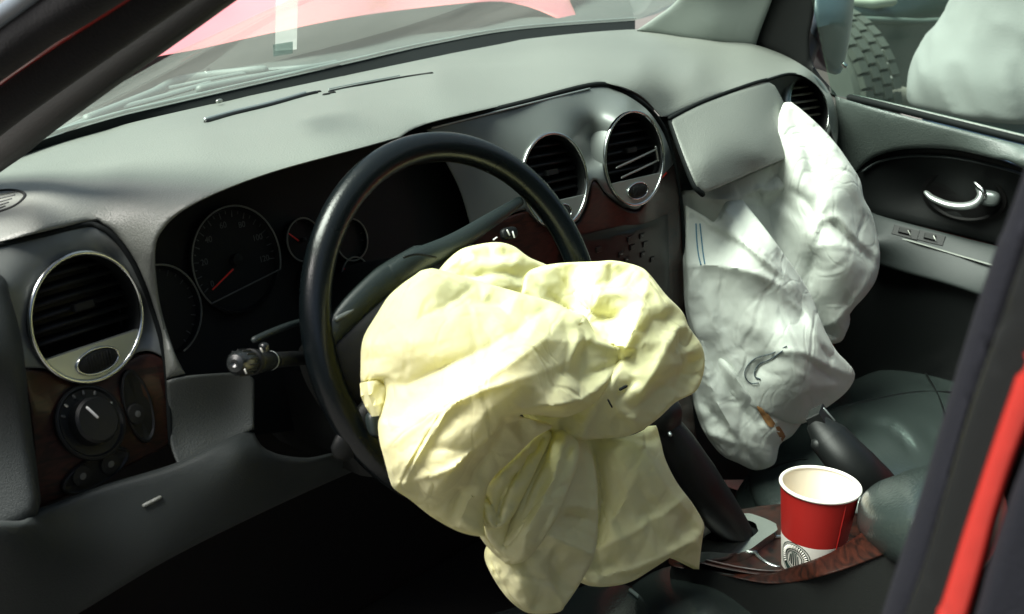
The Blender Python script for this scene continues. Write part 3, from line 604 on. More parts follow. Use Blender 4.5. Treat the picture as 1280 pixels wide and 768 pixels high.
tube('spoke_highlight', spl3([wp(x, y, .012) for x, y in [(421,399),(436,391),(446,383)]], 4), .0024, SILV, sw, seg=8)  # small highlight on the spoke, painted as a lighter strip
spoke([(430,560),(460,530),(500,500),(560,480)], [-.004,.004,.008,.01], 'spoke', BLK, rr=[.012,.018,.022,.026])
spoke([(720,470),(690,450),(650,430)], [-.004,.004,.008], 'spoke', BLK, rr=[.012,.018,.022])
sbox('wheel_button', wp(471,529,.022), (.018,.022,.012), SPK, sw, ex=3, e=WE, n=10)
sbox('wheel_button', wp(636,292,.012), (.020,.012,.008), BLK, sw, ex=3, e=WE, n=10)
mesh('button_mark', *merge([tube_data([wp(x, y, .018), wp(x+dx, y+dy, .018)], .0008, 5) for x, y, dx, dy in [(634,288,3,6),(641,290,2,7),(617,300,4,-3),(622,308,5,-2)]]), WHITE, sw)
# column behind the wheel and stalk
col = thing('steering_column', 'black steering column shroud between wheel and dashboard', 'steering column')
lathe('shroud', WC-WN*.02, -WN, [(.0004,-.002),(.055,0),(.066,.008),(.070,.05),(.075,.13),(.075,.16)], DARK, col, k=40)
tube('shroud_lit_edge', spl3([U(x, y, y=-.075) for x, y in [(318,425),(340,415),(370,404),(400,398)]], 4), .003, SPK, col, seg=8)  # light on the shroud edge, painted as a paler tube
box('shroud_lower', (-.45,-.10,.94), (-.31,.05,1.03), DARK, col, bev=.02)
st = thing('turn_signal_stalk', 'short black indicator stalk with ribbed grey end left of the steering column', 'stalk')
a, b = U(372,448,y=-.085), U(276,456,y=-.135); ax = unit(b-a); L = np.linalg.norm(b-a)
STK = mat('stalk_grey', (.010,.012,.012), .25)
tube('stalk_arm', [a-ax*.03, a+ax*L*.35], [.006,.0065], BLK, st)
lathe('barrel', a+ax*L*.30, ax, [(.0004,0),(.0055,.001),(.007,.008),(.0085,.02),(.0092,.034),(.0088,.040)], STK, st, k=28)
lathe('twist_ring', a+ax*(L*.30+.0405), ax, [(.0004,0),(.0100,.0004),(.0103,.007),(.0095,.0078),(.0004,.008)], BLK, st, k=28)
lathe('end_knob', a+ax*(L*.30+.049), ax, [(.0004,0),(.0090,.0002),(.0097,.004),(.0093,.018),(.0065,.0225),(.003,.0235),(.0004,.022)], STK, st, k=28)
e = frame(ax)
for k in range(14):
    t = 2*math.pi*k/14; q = a+ax*(L*.30+.053)+(.0096)*(math.cos(t)*e[0]+math.sin(t)*e[1]); tube('grip_rib', [q, q+ax*.012], .0008, BLK, st, seg=5)
mesh('stalk_symbols', *merge([tube_data([U(x, y, y=-.150), U(x+dx, y+dy, y=-.150)], .0006, 5) for x, y, dx, dy in [(306,462,2,5),(326,436,2,4)]]), WHITE, st)
sbox('thumb_tab', a+ax*(L*.30+.022)+np.array([0,0,.0105]), (.008,.008,.010), STK, st, ex=2.5, n=8)
torus('stalk_band', a+ax*(L*.30+.012), ax, .0072, .0072, .0007, SAT, st, k=24, seg=6)
# ============================================================ DRIVER AIRBAG (limp cloth: overlapping closed folds)
def base(l, pts, n=None, p=None):
    n = WN if n is None else n; p = WC if p is None else p
    return [(x, y, dict(n=n, p=p+n*(l if np.isscalar(l) else l[i]))) for i, (x, y) in enumerate(pts)]
CORN = [(440,300),(900,300),(440,780),(900,780)]
bag = []
def fold(poly, l, hts, creases=(), nz=(.0035,55,1.), roll=(10,.014), back=.008, step=3.4, n=None, p=None, store=None, smooth=True, fc=(28,0,1.2), sim=None):
    sim = sim or (fc[1], 1.06, 1.02, max(9, fc[0]*.62), .010)
    n_ = WN if n is None else n
    cl_ = [spline(c[0], step=6) if len(c[0]) > 2 else np.array(c[0], float) for c in creases]
    q = Patch(poly, base(l, CORN, n, p), step=step, roll=roll, hts=hts, creases=creases, nz=nz, back=-n_*back, smooth=smooth, sim=sim)
    (bag if store is None else store).append((q.VV, q.F)); return q
# rear top lobe
fold([(545,350,1),(562,328),(580,312),(596,306),(622,303),(642,308),(662,322),(690,335),(720,360),(740,420),(640,430),(560,380)], .035,
  [(560,345,0),(600,312,.0),(620,335,.018),(660,345,.012),(690,370,.0),(600,360,.015),(730,420,0)],
  [([(566,330),(600,324),(640,328),(672,345)],.005,9),([(590,345),(630,342),(668,352)],-.006,7),([(672,338),(684,358),(700,372)],-.008,6)], roll=(6,.008), fc=(26,-15,1.6), nz=(.003,30,3.,-15,1.8))
# right lobe
fold([(655,345,1),(668,335),(700,329),(745,327),(768,326),(798,333),(812,343),(832,368),(853,390),(862,410),(876,430),(881,450),(878,472),(869,490),(845,503),(822,524),(796,541),(765,548),(700,545),(650,500),(645,400)], .05,
  [(670,345,.0),(720,350,.01),(760,335,.01),(800,345,.015),(780,400,.05),(720,400,.03),(850,400,.02),(840,450,.045),(870,470,.005),(800,500,.055),(760,540,.02),(700,480,.03),(750,440,.035),(820,380,.035)],
  [([(812,345),(800,385),(780,440),(770,470),(745,505)],.013,14),([(700,345),(722,372),(745,392),(778,398)],-.016,10),([(690,370),(712,385),(740,400)],-.016,7),
   ([(715,425),(745,424),(775,432),(795,436),(805,428)],.012,6),([(725,460),(760,452),(788,446),(797,434)],-.020,11),([(855,392),(830,430),(812,470),(795,500)],.009,13),
   ([(868,440),(845,470),(815,495),(790,510)],-.010,8),([(815,345),(822,370),(838,400)],.006,7),([(770,500),(790,478),(786,470)],-.01,6),([(862,440),(868,460),(850,490),(800,540)],.007,6),([(765,490),(775,515),(795,530)],.008,8),([(776,418),(780,405),(786,412)],-.006,4)],
  roll=(6,.008), fc=(27,-40,1.3), nz=(.0045,36,7.,-40,1.4))
# right drape
fold([(690,535,1),(740,545),(790,545),(812,537),(820,532),(826,552),(832,575),(846,603),(866,630),(880,655),(879,668),(876,690),(874,712,1),(850,700),(838,697,1),(815,712),(790,727),(765,733),(740,732),(725,715),(715,640)], .005,
  [(700,540,0),(760,545,0),(815,540,.0),(760,600,.02),(800,590,.03),(860,640,.015),(820,660,.03),(740,640,.0),(745,700,.0),(790,715,.008),(870,700,-.01),(830,560,.01)],
  [([(738,545),(750,590),(752,640),(748,700)],-.024,14),([(800,560),(830,605),(868,650),(878,660)],.011,9),([(740,692),(800,660),(860,620),(872,618)],.007,7),([(752,660),(775,640),(790,600)],.006,6),([(810,635),(820,665),(826,690)],-.006,8),
   ([(878,662),(840,690),(790,712),(750,722)],.012,7),([(845,695),(810,712),(780,722)],-.012,6),([(782,545),(805,552),(822,548)],-.008,5),([(770,600),(790,640),(830,640)],-.005,9),([(785,548),(812,562),(826,556)],.006,4)], roll=(5,.006), fc=(30,55,1.6), nz=(.0035,38,2.,55,1.8))
# lower centre drape
fold([(640,560,1),(690,528),(715,535),(733,552),(743,580),(747,610),(747,660),(744,690),(735,712),(722,735),(706,758),(700,765),(680,768),(664,766),(645,752),(628,730),(615,705),(613,690),(618,675),(620,640)], .035,
  [(690,530,.02),(650,600,.02),(740,600,.015),(700,600,.045),(740,660,.01),(700,660,.03),(700,760,.0),(640,720,.005),(670,700,.02),(620,690,.0),(725,700,.01)],
  [([(716,540),(706,580),(698,620),(690,660)],.010,12),([(737,555),(744,600),(746,660)],.007,5),([(690,640),(720,632),(745,638)],.010,7),([(695,648),(715,645),(740,650)],-.013,8),
   ([(684,668),(712,682),(744,695)],.013,7),([(700,690),(690,705),(725,740)],-.008,8),([(645,715),(660,720),(700,730),(724,740)],-.008,7),([(620,690),(645,722),(660,760)],.005,6),([(705,762),(696,740),(690,732)],.005,5)], roll=(5,.007), fc=(24,70,1.4), nz=(.004,34,11.,70,1.5))
# spiralled rolls
fold([(688,533,1),(706,538),(722,552),(724,575),(712,610),(700,640),(684,668),(668,690),(655,702),(640,706,1),(622,690),(606,668),(608,645),(640,600),(665,560)], .055,
  [(690,535,.0),(705,560,.02),(690,600,.028),(670,640,.028),(655,680,.02),(640,700,.005),(612,665,.0),(640,640,.015)],
  [([(688,535),(675,570),(655,610),(640,650),(632,680)],-.026,6),([(706,545),(694,590),(676,630),(660,665),(650,698)],.012,9),([(690,555),(668,610),(650,650)],.006,6),([(640,680),(652,668),(660,652)],.005,6),([(662,700),(676,670),(690,640)],-.008,6)], roll=(8,.014), fc=(20,-65,2.2), nz=(.0018,24,5.,-65,2.4))
fold([(682,536,1),(690,545),(676,575),(660,610),(645,640),(632,656),(620,661),(610,655),(603,640),(600,620),(604,607),(618,598),(640,575),(660,552)], .066,
  [(685,540,.0),(660,575,.02),(640,610,.022),(615,640,.01),(605,625,.0),(650,620,.01)],
  [([(678,548),(655,580),(634,610),(624,640),(620,656)],-.022,5),([(606,612),(612,628),(622,640)],-.012,5),([(668,560),(648,590),(634,620)],.006,6)], roll=(6,.012), fc=(15,-60,2.2), nz=(.0012,20,9.,-60,2.4))
# main left lobe
main = fold([(508,355),(525,343),(536,336),(552,338),(600,352),(650,366),(692,378),(715,390),(732,396),(748,420),(790,436,1),(792,448),(782,458),(768,468),(755,490),(742,505),(722,517),(700,522),(672,518),(650,520),(690,532),(668,548),(640,575),(612,604),(605,640),(606,671,1),(590,668),(572,661),(545,645),(520,625),(500,611),(494,598),(488,575),(482,552),(480,530),(484,512),(489,494),(486,478),(470,476),(459,478),(458,455),(459,432),(464,415),(478,392),(492,370)], .075,
  [(460,450,.0),(480,395,.0),(536,338,.0),(600,352,.0),(692,380,.01),(732,398,.02),(520,420,.055),(600,430,.09),(560,500,.085),(660,420,.085),(690,470,.095),(700,508,.10),(650,516,.118),(610,543,.108),(570,580,.078),(545,608,.045),(520,560,.05),(495,600,.0),(530,618,.01),(560,630,.018),(585,610,.035),(600,585,.048),(590,650,.004),(605,665,.0),(640,555,.060),(665,530,.075),(690,522,.075),(720,512,.06),(750,480,.045),(790,440,.01),(715,430,.05),(500,500,.03),(730,450,.045)],
  [([(488,560),(540,520),(600,490),(660,470),(700,455)],.009,14),([(596,353),(565,375),(520,398),(480,420)],-.009,9),([(690,380),(630,420),(560,455),(505,480)],-.011,10),([(700,405),(660,440),(600,480),(540,520)],.012,12),([(712,392),(722,410),(718,430),(715,470)],.008,8),([(705,400),(708,430),(705,465),(690,490)],-.006,8),([(726,400),(730,430),(730,460),(720,500)],-.014,10),
   ([(735,424),(762,432),(788,440)],.008,5),([(732,470),(765,458),(788,448)],-.016,8),([(768,466),(745,488),(715,500),(670,508),(640,518)],.012,8),
   ([(720,510),(650,518),(610,545),(570,580),(545,612)],.008,6),([(640,540),(600,590),(572,640)],-.006,7),([(505,604),(530,560),(560,515),(580,500)],.010,6),([(500,608),(560,585),(600,560)],.006,6),
   ([(575,660),(605,610),(650,560),(684,536)],.012,7),([(606,650),(630,600),(665,560)],-.02,8),([(530,555),(560,560),(590,556)],-.004,8),([(478,395),(500,410),(520,440)],.003,10),([(640,520),(690,524),(740,515)],-.012,5)],
  roll=(10,.016), fc=(34,-34,2.2), nz=(.0014,44,1.,-34,2.6), step=3.2)
V, F = merge(bag)
dbag = thing('deployed_airbag', 'limp pale yellow deployed airbag hanging crumpled from the steering wheel', 'airbag')
fab = mesh('fabric', V, F, YEL, dbag, ang=70)
# tiny printed tears and the folded tongue of cloth at the left edge
tg = Patch([(459,478,1),(470,475),(484,479),(490,490),(482,505),(474,520,1),(466,508),(460,494)], base(.078, CORN), step=3, roll=(5,.006), hts=[(459,478,0),(490,490,.0),(474,518,0),(474,492,-.004)], back=-WN*.01, smooth=False)
tg.obj('folded_tongue', YEL, dbag)
mesh('tear', *merge([tube_data([main.at(a_, b_, .001) for a_, b_ in q], .0011, 5) for q in []] or [tube_data([fpt for fpt in (U(775,487,n=WN,p=WC+WN*.118), U(783,483,n=WN,p=WC+WN*.118))], .0014, 5), tube_data([U(760,500,n=WN,p=WC+WN*.118), U(765,509,n=WN,p=WC+WN*.118)], .0008, 5)]), MT['groove_black'], dbag)

# ============================================================ PASSENGER AIRBAG
PN = unit([-.55,-.80,.25]); PP = np.array([.40,-.12,.95]); pb = []
PCN = [(840,120),(1110,120),(840,610),(1110,610)]
def pf(poly, l, hts, creases=(), fc=(30,58,1.9), nz=(.0038,40,21.,58,2.2), roll=(6,.008), back=.008, step=4):
    q = Patch(poly, base(l, PCN, PN, PP), step=step, roll=roll, hts=hts, creases=creases, nz=nz, back=-PN*back, sim=(fc[1], 1.045, 1.0, 24, .012)); pb.append((q.VV, q.F)); return q
# rear right lobe
pf([(960,190,1),(975,150),(984,128),(995,132),(1012,146),(1030,163),(1045,180),(1058,198),(1075,225),(1080,248),(1090,268),(1098,300),(1100,325),(1095,350),(1082,370),(1068,385),(1060,398),(1058,415),(1050,428),(1035,425),(1000,400),(940,340),(930,260)], -.02,
  [(985,130,-.01),(1030,165,0),(1000,190,.02),(1085,260,0),(1040,250,.05),(1098,330,0),(1060,330,.05),(1020,330,.03),(1050,425,-.02),(980,260,.0),(960,210,-.01),(1000,380,.0),(1010,290,.03)],
  [([(985,132),(1000,165),(1010,200),(1020,235),(1024,262)],-.012,9),([(1040,180),(1062,225),(1080,262)],.006,8),([(1030,175),(1070,245),(1092,300)],.005,8),([(1020,278),(1045,272),(1062,290),(1095,318)],.010,6),([(1030,270),(1060,300),(1094,330)],-.010,4),([(1015,310),(1040,305),(1075,315)],.007,9),
   ([(1015,312),(1022,280),(1030,250)],.009,6),([(1098,320),(1075,365),(1045,400),(1020,410)],.010,8),([(990,240),(1010,255),(1024,285),(1014,312)],-.012,7),([(1015,318),(1012,350),(1008,360)],-.01,8)], step=4)
# small shadowed lobe
pf([(1020,410,1),(1045,395),(1060,390),(1062,405),(1052,425),(1040,430),(1025,425)], -.04, [(1040,410,.01)], nz=(.001,20,1.), roll=(8,.012))
# hollow under the cover
pf([(852,300,1),(853,244),(866,238),(880,234),(920,222),(960,206),(985,194),(992,215),(1002,240),(1018,262),(1022,280),(1014,312),(1018,345),(1010,370),(1000,380),(950,330),(900,300)], -.01,
  [(856,250,-.01),(870,245,.0),(985,196,.0),(940,240,.0),(970,250,-.02),(990,290,-.015),(1000,350,-.01),(920,260,.01),(1015,300,.0)],
  [([(878,250),(930,246),(975,222),(990,205)],.012,7),([(928,248),(945,244),(968,222)],-.014,5),([(940,240),(980,236),(1005,256),(1020,280)],.010,10),([(950,236),(965,240),(982,226)],.008,4),([(968,218),(978,222),(984,226)],-.01,3),([(930,255),(960,262),(990,300)],-.01,16)], roll=(6,.01))
# front left lobe: long fold crossing to the lower tip
fl = pf([(856,256,1),(866,262),(880,270),(895,278),(905,262),(912,252),(928,250,1),(940,265),(960,290),(980,318),(1000,346),(1015,372),(1024,395),(1032,415),(1045,438),(1058,452),(1067,463),(1068,474),(1058,490),(1040,505),(1020,518),(1000,530),(960,520),(920,500),(885,460),(862,400),(857,340)], .03,
  [(858,260,.0),(900,290,.01),(928,252,.0),(940,310,.05),(990,350,.03),(900,340,.03),(870,330,.01),(940,400,.05),(1000,420,.06),(1060,465,.0),(1000,470,.06),(960,460,.05),(900,430,.02),(1020,515,.0),(960,515,.02),(1015,390,.02)],
  [([(905,262),(930,295),(965,325),(1000,365),(1022,400)],.010,6),([(912,275),(940,305),(968,330)],-.010,5),([(895,280),(935,310),(975,345),(1002,380),(1028,430)],.012,8),([(862,262),(890,290),(925,308),(960,340),(985,352)],-.008,8),([(930,252),(955,285),(985,325),(1015,375),(1030,410)],.010,4),
   ([(860,333),(890,332),(930,338),(965,352),(990,372)],.016,12),([(985,375),(1008,395),(1020,425),(1030,445)],.008,7),([(998,372),(1004,392),(998,400)],-.008,5),([(1025,430),(1034,446),(1040,448)],-.012,4),([(1065,470),(1030,455),(1000,440),(970,440)],.010,8),([(968,445),(950,455),(942,475)],-.010,12),
   ([(1000,442),(1025,462),(1045,476)],-.009,8),([(985,505),(1000,490),(1050,480)],.005,8),([(945,345),(975,370),(1000,385)],.004,7),([(870,345),(900,420),(925,480)],.006,9)], step=3.8, nz=(.0028,36,15.,52,2.4))
# bottom left hanging folds
bl = pf([(857,345,1),(868,370),(880,410),(898,440),(925,470),(945,500),(975,518),(1003,528,1),(990,545),(975,556),(968,580),(945,588),(925,580),(905,570),(885,545),(874,520),(866,490),(860,440)], .02,
  [(860,360,.0),(880,440,.02),(870,500,.0),(910,500,.03),(900,560,.0),(950,540,.03),(990,535,.0),(950,585,.0),(920,540,.02)],
  [([(865,360),(875,410),(885,470),(905,520),(940,570)],.012,7),([(885,400),(895,450),(920,500),(950,540)],-.016,9),([(900,430),(925,480),(960,520),(975,545)],.010,8),([(870,500),(900,525),(930,560),(950,585)],-.010,7),([(940,500),(955,520),(985,545)],-.010,6),([(880,540),(905,548),(925,555)],.008,6)], roll=(9,.015), nz=(.0048,26,17.,62,2.6))
# left panel with the blue seam
V, F = merge(pb)
pbag = thing('deployed_airbag', 'limp white deployed airbag spilling from below the lifted dashboard cover', 'airbag')
mesh('fabric', V, F, WHT, pbag, ang=70)
SEAM = mat('seam_thread', (.05,.16,.24), .7); LOOP = mat('dark_thread', (.05,.07,.08), .8); STAIN = mat('brown_stain', (.24,.12,.04), .8)
def thread(name, P, pts, r, m, par): tube(name, spl3([P.at(x, y, .0015) for x, y in pts], 5), r, m, par, seg=6)
thread('blue_seam', fl, [(870,280),(871,300),(873,318),(876,331)], .0009, SEAM, pbag); thread('blue_seam', fl, [(875,280),(877,300),(879,318),(881,330)], .0009, SEAM, pbag)
thread('vent_hole_stitching', fl, [(983,433),(965,442),(945,448),(934,458),(931,470),(938,479),(948,479)], .0008, LOOP, pbag)
thread('vent_hole_stitching', fl, [(978,439),(962,450),(950,455),(944,463),(944,471),(950,474)], .0010, LOOP, pbag)
sm = [spline([(945,508),(952,506),(962,518),(976,534),(984,548),(980,556),(970,545),(958,530)], True, 4)]
tri = bl
def decal(P, poly, m, name, par, lift=.004):
    Pq, Fq = triang(spline(poly, True, 4), [], 4); mesh(name, [P.at(x, y, lift) for x, y in Pq], Fq.tolist(), m, par)
decal(bl, [(946,508),(952,507),(962,520),(970,532),(962,534),(953,522)], STAIN, 'stain', pbag); decal(bl, [(968,534),(974,533),(982,546),(978,552),(973,544)], STAIN, 'stain', pbag)

# ============================================================ SEATS
seat = thing('car_seat', 'dark green grey leather driver seat cushion under the yellow airbag', 'seat')
sc1 = Patch([(560,800),(640,760),(700,742),(745,730),(790,734),(826,770,1),(850,820),(700,900)], [(560,800,dict(z=.70)),(700,742,dict(z=.715)),(790,734,dict(z=.715)),(850,820,dict(z=.70)),(700,900,dict(z=.70)),(740,780,dict(z=.74))], step=12, roll=(16,.02), skirt=.04); sc1.obj('cushion', LEA, seat)
sc2 = Patch([(789,733,1),(815,716),(842,707),(870,707),(905,716),(940,733),(975,755),(1010,790),(1080,900,1),(880,900)], [(789,733,dict(z=.715)),(860,707,dict(z=.70)),(940,735,dict(z=.70)),(1010,790,dict(z=.69)),(880,900,dict(z=.70)),(1080,900,dict(z=.66)),(880,760,dict(z=.765)),(840,745,dict(z=.75))], step=12, roll=(24,.03), skirt=.04); sc2.obj('bolster', LEA, seat)
tube('piping', spl3([sc1.at(788,738,.003), sc1.at(806,753,.004), sc1.at(824,772,.004)], 4), .0022, mat('piping_grey', (.16,.2,.19), .4), seat, seg=8)
sbox('seat_back', (-.37,-1.02,.98), (.50,.16,.66), LEA, seat, ex=3.5)
pseat = thing('car_seat', 'dark green grey leather passenger seat beyond the handbrake lever', 'seat')
ps_c = [(945,590,dict(z=.67)),(1010,520,dict(z=.70)),(1110,462,dict(z=.72)),(1190,452,dict(z=.72)),(1260,470,dict(z=.72)),(1100,640,dict(z=.69)),(1180,620,dict(z=.70)),(1050,580,dict(z=.725)),(1140,520,dict(z=.74)),(1000,640,dict(z=.66))]
ps = Patch([(935,600),(952,575),(1000,520),(1040,490),(1090,466),(1140,456),(1190,452),(1260,465),(1270,560),(1180,640),(1120,670),(1040,670),(960,650)], ps_c, step=7, roll=(22,.03), skirt=.04,
  creases=[([(1125,466),(1150,473),(1185,486),(1210,502)],-.014,4),([(1130,478),(1160,486),(1190,500)],.008,7),([(1085,534),(1105,531),(1125,545),(1142,565)],-.016,5),([(1088,524),(1110,522),(1132,536)],.010,8),([(1045,545),(1062,570),(1066,600)],-.012,6),([(1010,530),(1060,510),(1120,505),(1200,520)],-.006,9),([(1030,525),(1080,560),(1110,600)],.008,20),([(1150,530),(1180,560)],-.008,8),([(990,560),(1010,575),(1030,600)],-.008,8)]); ps.obj('cushion', LEA, pseat)
sd_ = Patch([(930,600),(950,590),(1000,640),(1010,700,1),(940,700),(915,640)], [(930,600,dict(z=.65)),(950,590,dict(z=.665)),(1000,640,dict(z=.655)),(1010,700,dict(z=.60)),(940,700,dict(z=.58)),(915,640,dict(z=.6))], step=10, roll=(6,.01), skirt=.04); sd_.obj('cushion_front', LEA, pseat)
sbox('seat_back', (.40,-1.02,.98), (.50,.16,.66), LEA, pseat, ex=3.5)
# ============================================================ CENTRE CONSOLE
con = thing('centre_console', 'wood topped centre console between the seats with chrome shifter plate and cup holder', 'console')
CZ = .765
ct = Patch([(830,640,1),(900,640),(985,630),(1080,640),(1130,640),(1125,672),(1090,690),(1040,710),(990,716),(958,720),(915,714),(880,706),(850,700,1)], [(x, y, dict(z=CZ+dz)) for x, y, dz in [(830,640,0),(1130,640,0),(958,720,.004),(880,706,.0),(1040,710,.012),(1100,685,.014),(960,670,0)]], step=7, roll=(7,.006), skirt=.04); ct.obj('wood_top', WOOD, con)
WX = lambda v: dict(x=v)
curve = [(840,696),(878,701),(920,711),(960,717),(985,710),(1010,702),(1040,690),(1070,671),(1090,658),(1130,642)]
cs = Patch([(840,704),(878,710),(920,719),(960,726),(1000,723),(1045,712),(1095,694),(1130,680),(1190,670,1),(1190,900,1),(900,900,1),(840,760,1)], [(840,700,WX(-.088)),(960,720,WX(-.089)),(1040,705,WX(-.089)),(1130,670,WX(-.089)),(1190,900,WX(-.10)),(900,900,WX(-.10))], step=14, roll=(4,.003), skirt=None); cs.obj('side_panel', DARK, con)
low = [(840,708),(878,714),(920,723),(960,730),(1000,727),(1045,716),(1095,698),(1130,684),(1160,680)]
lipp = Patch(curve+[(1160,632,1)]+low[::-1], [(x, y, WX(-.072)) for x, y in curve[::2]]+[(x, y, WX(-.094)) for x, y in low[::2]]+[(1020,712,WX(-.092))], step=4, roll=(4,.004), skirt=.02); lipp.obj('holder_lip', WOOD, con)
tube('edge_highlight', spl3([ct.at(x, y, .0015) for x, y in [(880,700),(915,708),(958,714),(1000,712),(1045,702)]], 5), .0022, WOOD, con)
# shifter plate
def pl(pts, z): return [U(x, y, z=z) for x, y in pts]
pt = spline([(868,690),(872,678),(905,655),(930,642),(950,646),(970,655),(972,662),(955,674),(935,688),(915,692),(885,690)], True, 5)
P2, F2 = triang(pt, [spline([(880,672),(905,655),(930,650),(945,655),(948,664),(930,677),(905,678)], True, 5)], 5)
top = [U(x, y, z=CZ+.012) for x, y in P2]; nb = len(pt)
Vp = top+[U(x, y, z=CZ+.012)-np.array([0,0,.014]) for x, y in pt]; Fp = F2.tolist()+[[i, (i+1) % nb, len(top)+(i+1) % nb, len(top)+i] for i in range(nb)]
mesh('shifter_plate', Vp, Fp, CHR, con, ang=30)
well = [U(x, y, z=CZ+.003) for x, y in spline([(876,674),(905,652),(930,647),(949,654),(952,665),(932,681),(905,682)], True, 6)]; mesh('shifter_well', well, [list(range(len(well)))], BLK, con)
hc = U(985,692,z=CZ+.002); tube_ = torus('cup_holder_ring', hc, (0,0,1), .036, .036, .0026, CHR, con, k=56)
lathe('cup_holder', hc, (0,0,1), [(.035,.0015),(.034,-.004),(.033,-.03),(.0004,-.031)], GLOSS, con)
arm = thing('armrest', 'rounded dark green grey leather armrest behind the red paper cup', 'armrest')
ac_ = Patch([(1072,640),(1076,622),(1095,604),(1120,594),(1150,584),(1220,575),(1260,640),(1220,720),(1150,715),(1110,700),(1088,684),(1073,662)], [(1072,645,dict(x=-.075)),(1100,605,dict(x=-.04)),(1150,584,dict(x=0)),(1240,600,dict(x=.02)),(1220,720,dict(x=-.12)),(1095,688,dict(x=-.10)),(1150,640,dict(x=-.105)),(1110,645,dict(x=-.10))], step=6, roll=(26,.03), skirt=.04); ac_.obj('armrest_pad', LEA, arm)
# gear lever with pleated boot
gl = thing('gear_lever', 'black gear lever leaning out of the chrome plate, half behind the yellow airbag', 'gear lever')
path = [U(922,668,z=CZ+.006), U(900,640,z=CZ+.035), U(870,600,z=CZ+.075), U(845,560,z=CZ+.115), U(826,530,z=CZ+.145)]
tube('lever_arm', spl3(path, 6), [.025,.033,.038,.034,.026], BLK, gl, seg=18, flat=.7)
tube('lever_edge', spl3([U(x, y, z=z) for x, y, z in [(836,545,.905),(850,548,.90),(868,566,.885),(890,598,.85),(915,630,.815),(933,655,.785),(938,662,.778)]], 6), .0016, SAT, gl, seg=8)
sbox('lever_knob', U(822,520,z=CZ+.155), (.05,.05,.045), BLK, gl, ex=2.6); tube('knob_ring', [U(830,530,z=.915), U(838,544,z=.91)], .0022, SAT, gl, seg=8)
# handbrake
hb = thing('handbrake_lever', 'raised black handbrake lever with square button tip in front of the passenger seat', 'handbrake')
hp = [U(1028,538,z=.865), U(1040,552,z=.855), U(1060,575,z=.84), U(1082,597,z=.82), U(1100,612,z=.80), U(1108,625,z=.785)]
tube('grip', spl3(hp, 8), [.020,.027,.029,.031,.030,.027,.022], BLK, hb, seg=18, flat=.8)
for i in range(4): tube('finger_ridge', [U(1022+14*i,556+14*i,z=.855-.012*i), U(1028+14*i,562+14*i,z=.85-.012*i)], .0085, BLK, hb, seg=10)
e = frame(unit(U(1024,518,z=.88)-hp[0])); prism('button', [(-.016,-.009),(.016,-.009),(.016,.009),(-.016,.009)], U(1029,532,z=.868), frame(unit(U(1018,514,z=.885)-U(1030,533,z=.868))), .020, BLK, hb, bev=.001)
tube('button_edge', [U(1030,511,z=.886), U(1043,526,z=.872)], .0013, SAT, hb, seg=6)
tube('grip_seam', spl3([U(x, y, z=z) for x, y, z in [(1037,526,.875),(1052,536,.87),(1072,560,.852),(1095,585,.828),(1108,602,.81)]], 5), .0012, SAT, hb, seg=6)
for pts_ in ([(1000,520),(1040,512),(1090,500),(1150,490),(1215,492)],[(960,585),(1010,575),(1050,600),(1085,650)],[(1150,455),(1175,500),(1190,560),(1185,620)]):
    tube('seam', spl3([ps.at(x, y, -.0004) for x, y in pts_], 6), .0016, BLK, pseat, seg=6)
# seat belt buckle glimpsed
bk = thing('seat_belt_buckle', 'small shiny grey seat belt buckle between the red cup and armrest', 'buckle')
sbox('buckle_body', U(1074,632,z=.80), (.018,.026,.018), mat('buckle_grey', (.2,.22,.21), .3), bk, ex=4, n=8)
# ============================================================ CUP
cup = thing('paper_cup', 'red paper cup with white rim and round green emblem in the cup holder', 'cup')
cR = .0415; cz = .868; cc = U(1025.5,606,z=cz); RC = mat('cup_red', (.36,.012,.009), .5); WC_ = mat('cup_white', (.80,.76,.70), .55); WI = mat('cup_inside', (.80,.72,.60), .6)
e0 = (np.array([1.,0,0]), np.array([0,1.,0]), np.array([0,0,1.])); H = .118; rr = lambda h: .029+(cR-.029)*(h/H)
bs = cc-np.array([0,0,H]); hR = .060
lathe('cup_wall', bs, (0,0,1), [(rr(hR),hR),(rr(H*.7),H*.7),(rr(H-.002),H-.002)], RC, cup, e=e0, k=64)
lathe('cup_band', bs, (0,0,1), [(.0004,.0),(rr(0)-.001,0),(rr(0),.002),(rr(hR)+.0000,hR)], WC_, cup, e=e0, k=64)
lathe('cup_liner', bs, (0,0,1), [(rr(H)-.0012,H-.001),(rr(.05)-.0015,.05),(rr(.004)-.0015,.006),(.0004,.006)], WI, cup, e=e0, k=64)
torus('cup_rim', cc, (0,0,1), cR-.0002, cR-.0002, .0020, WC_, cup, k=72, e=e0, seg=12)
tube('cup_seam', [bs+np.array([math.cos(az_), math.sin(az_), 0])*(rr(h_)+.0003)+np.array([0,0,h_]) for az_ in [math.atan2(CP[1]-cc[1], CP[0]-cc[0])+.75] for h_ in (.004,.04,.08,.114)], .0007, RC, cup, seg=6)
GRN = mat('emblem_green', (.015,.035,.028), .6)
pd = CP-cc; az = math.atan2(pd[1], pd[0])-.55   # round emblem on the side facing the driver's door
def onc(u, v, l=.0006): a = az+u/.036; hh = .040+v; return bs+np.array([math.cos(a)*(rr(hh)+l), math.sin(a)*(rr(hh)+l), hh])
def ringc(name, r1, r2, m, k=40, l=.0005):
    V = []; F = []
    for i in range(k):
        t = 2*math.pi*i/k; V += [onc(r1*math.cos(t), r1*math.sin(t), l), onc(r2*math.cos(t), r2*math.sin(t), l)]
    for i in range(k): j = (i+1) % k; F.append([2*i, 2*j, 2*j+1, 2*i+1])
    return V, F
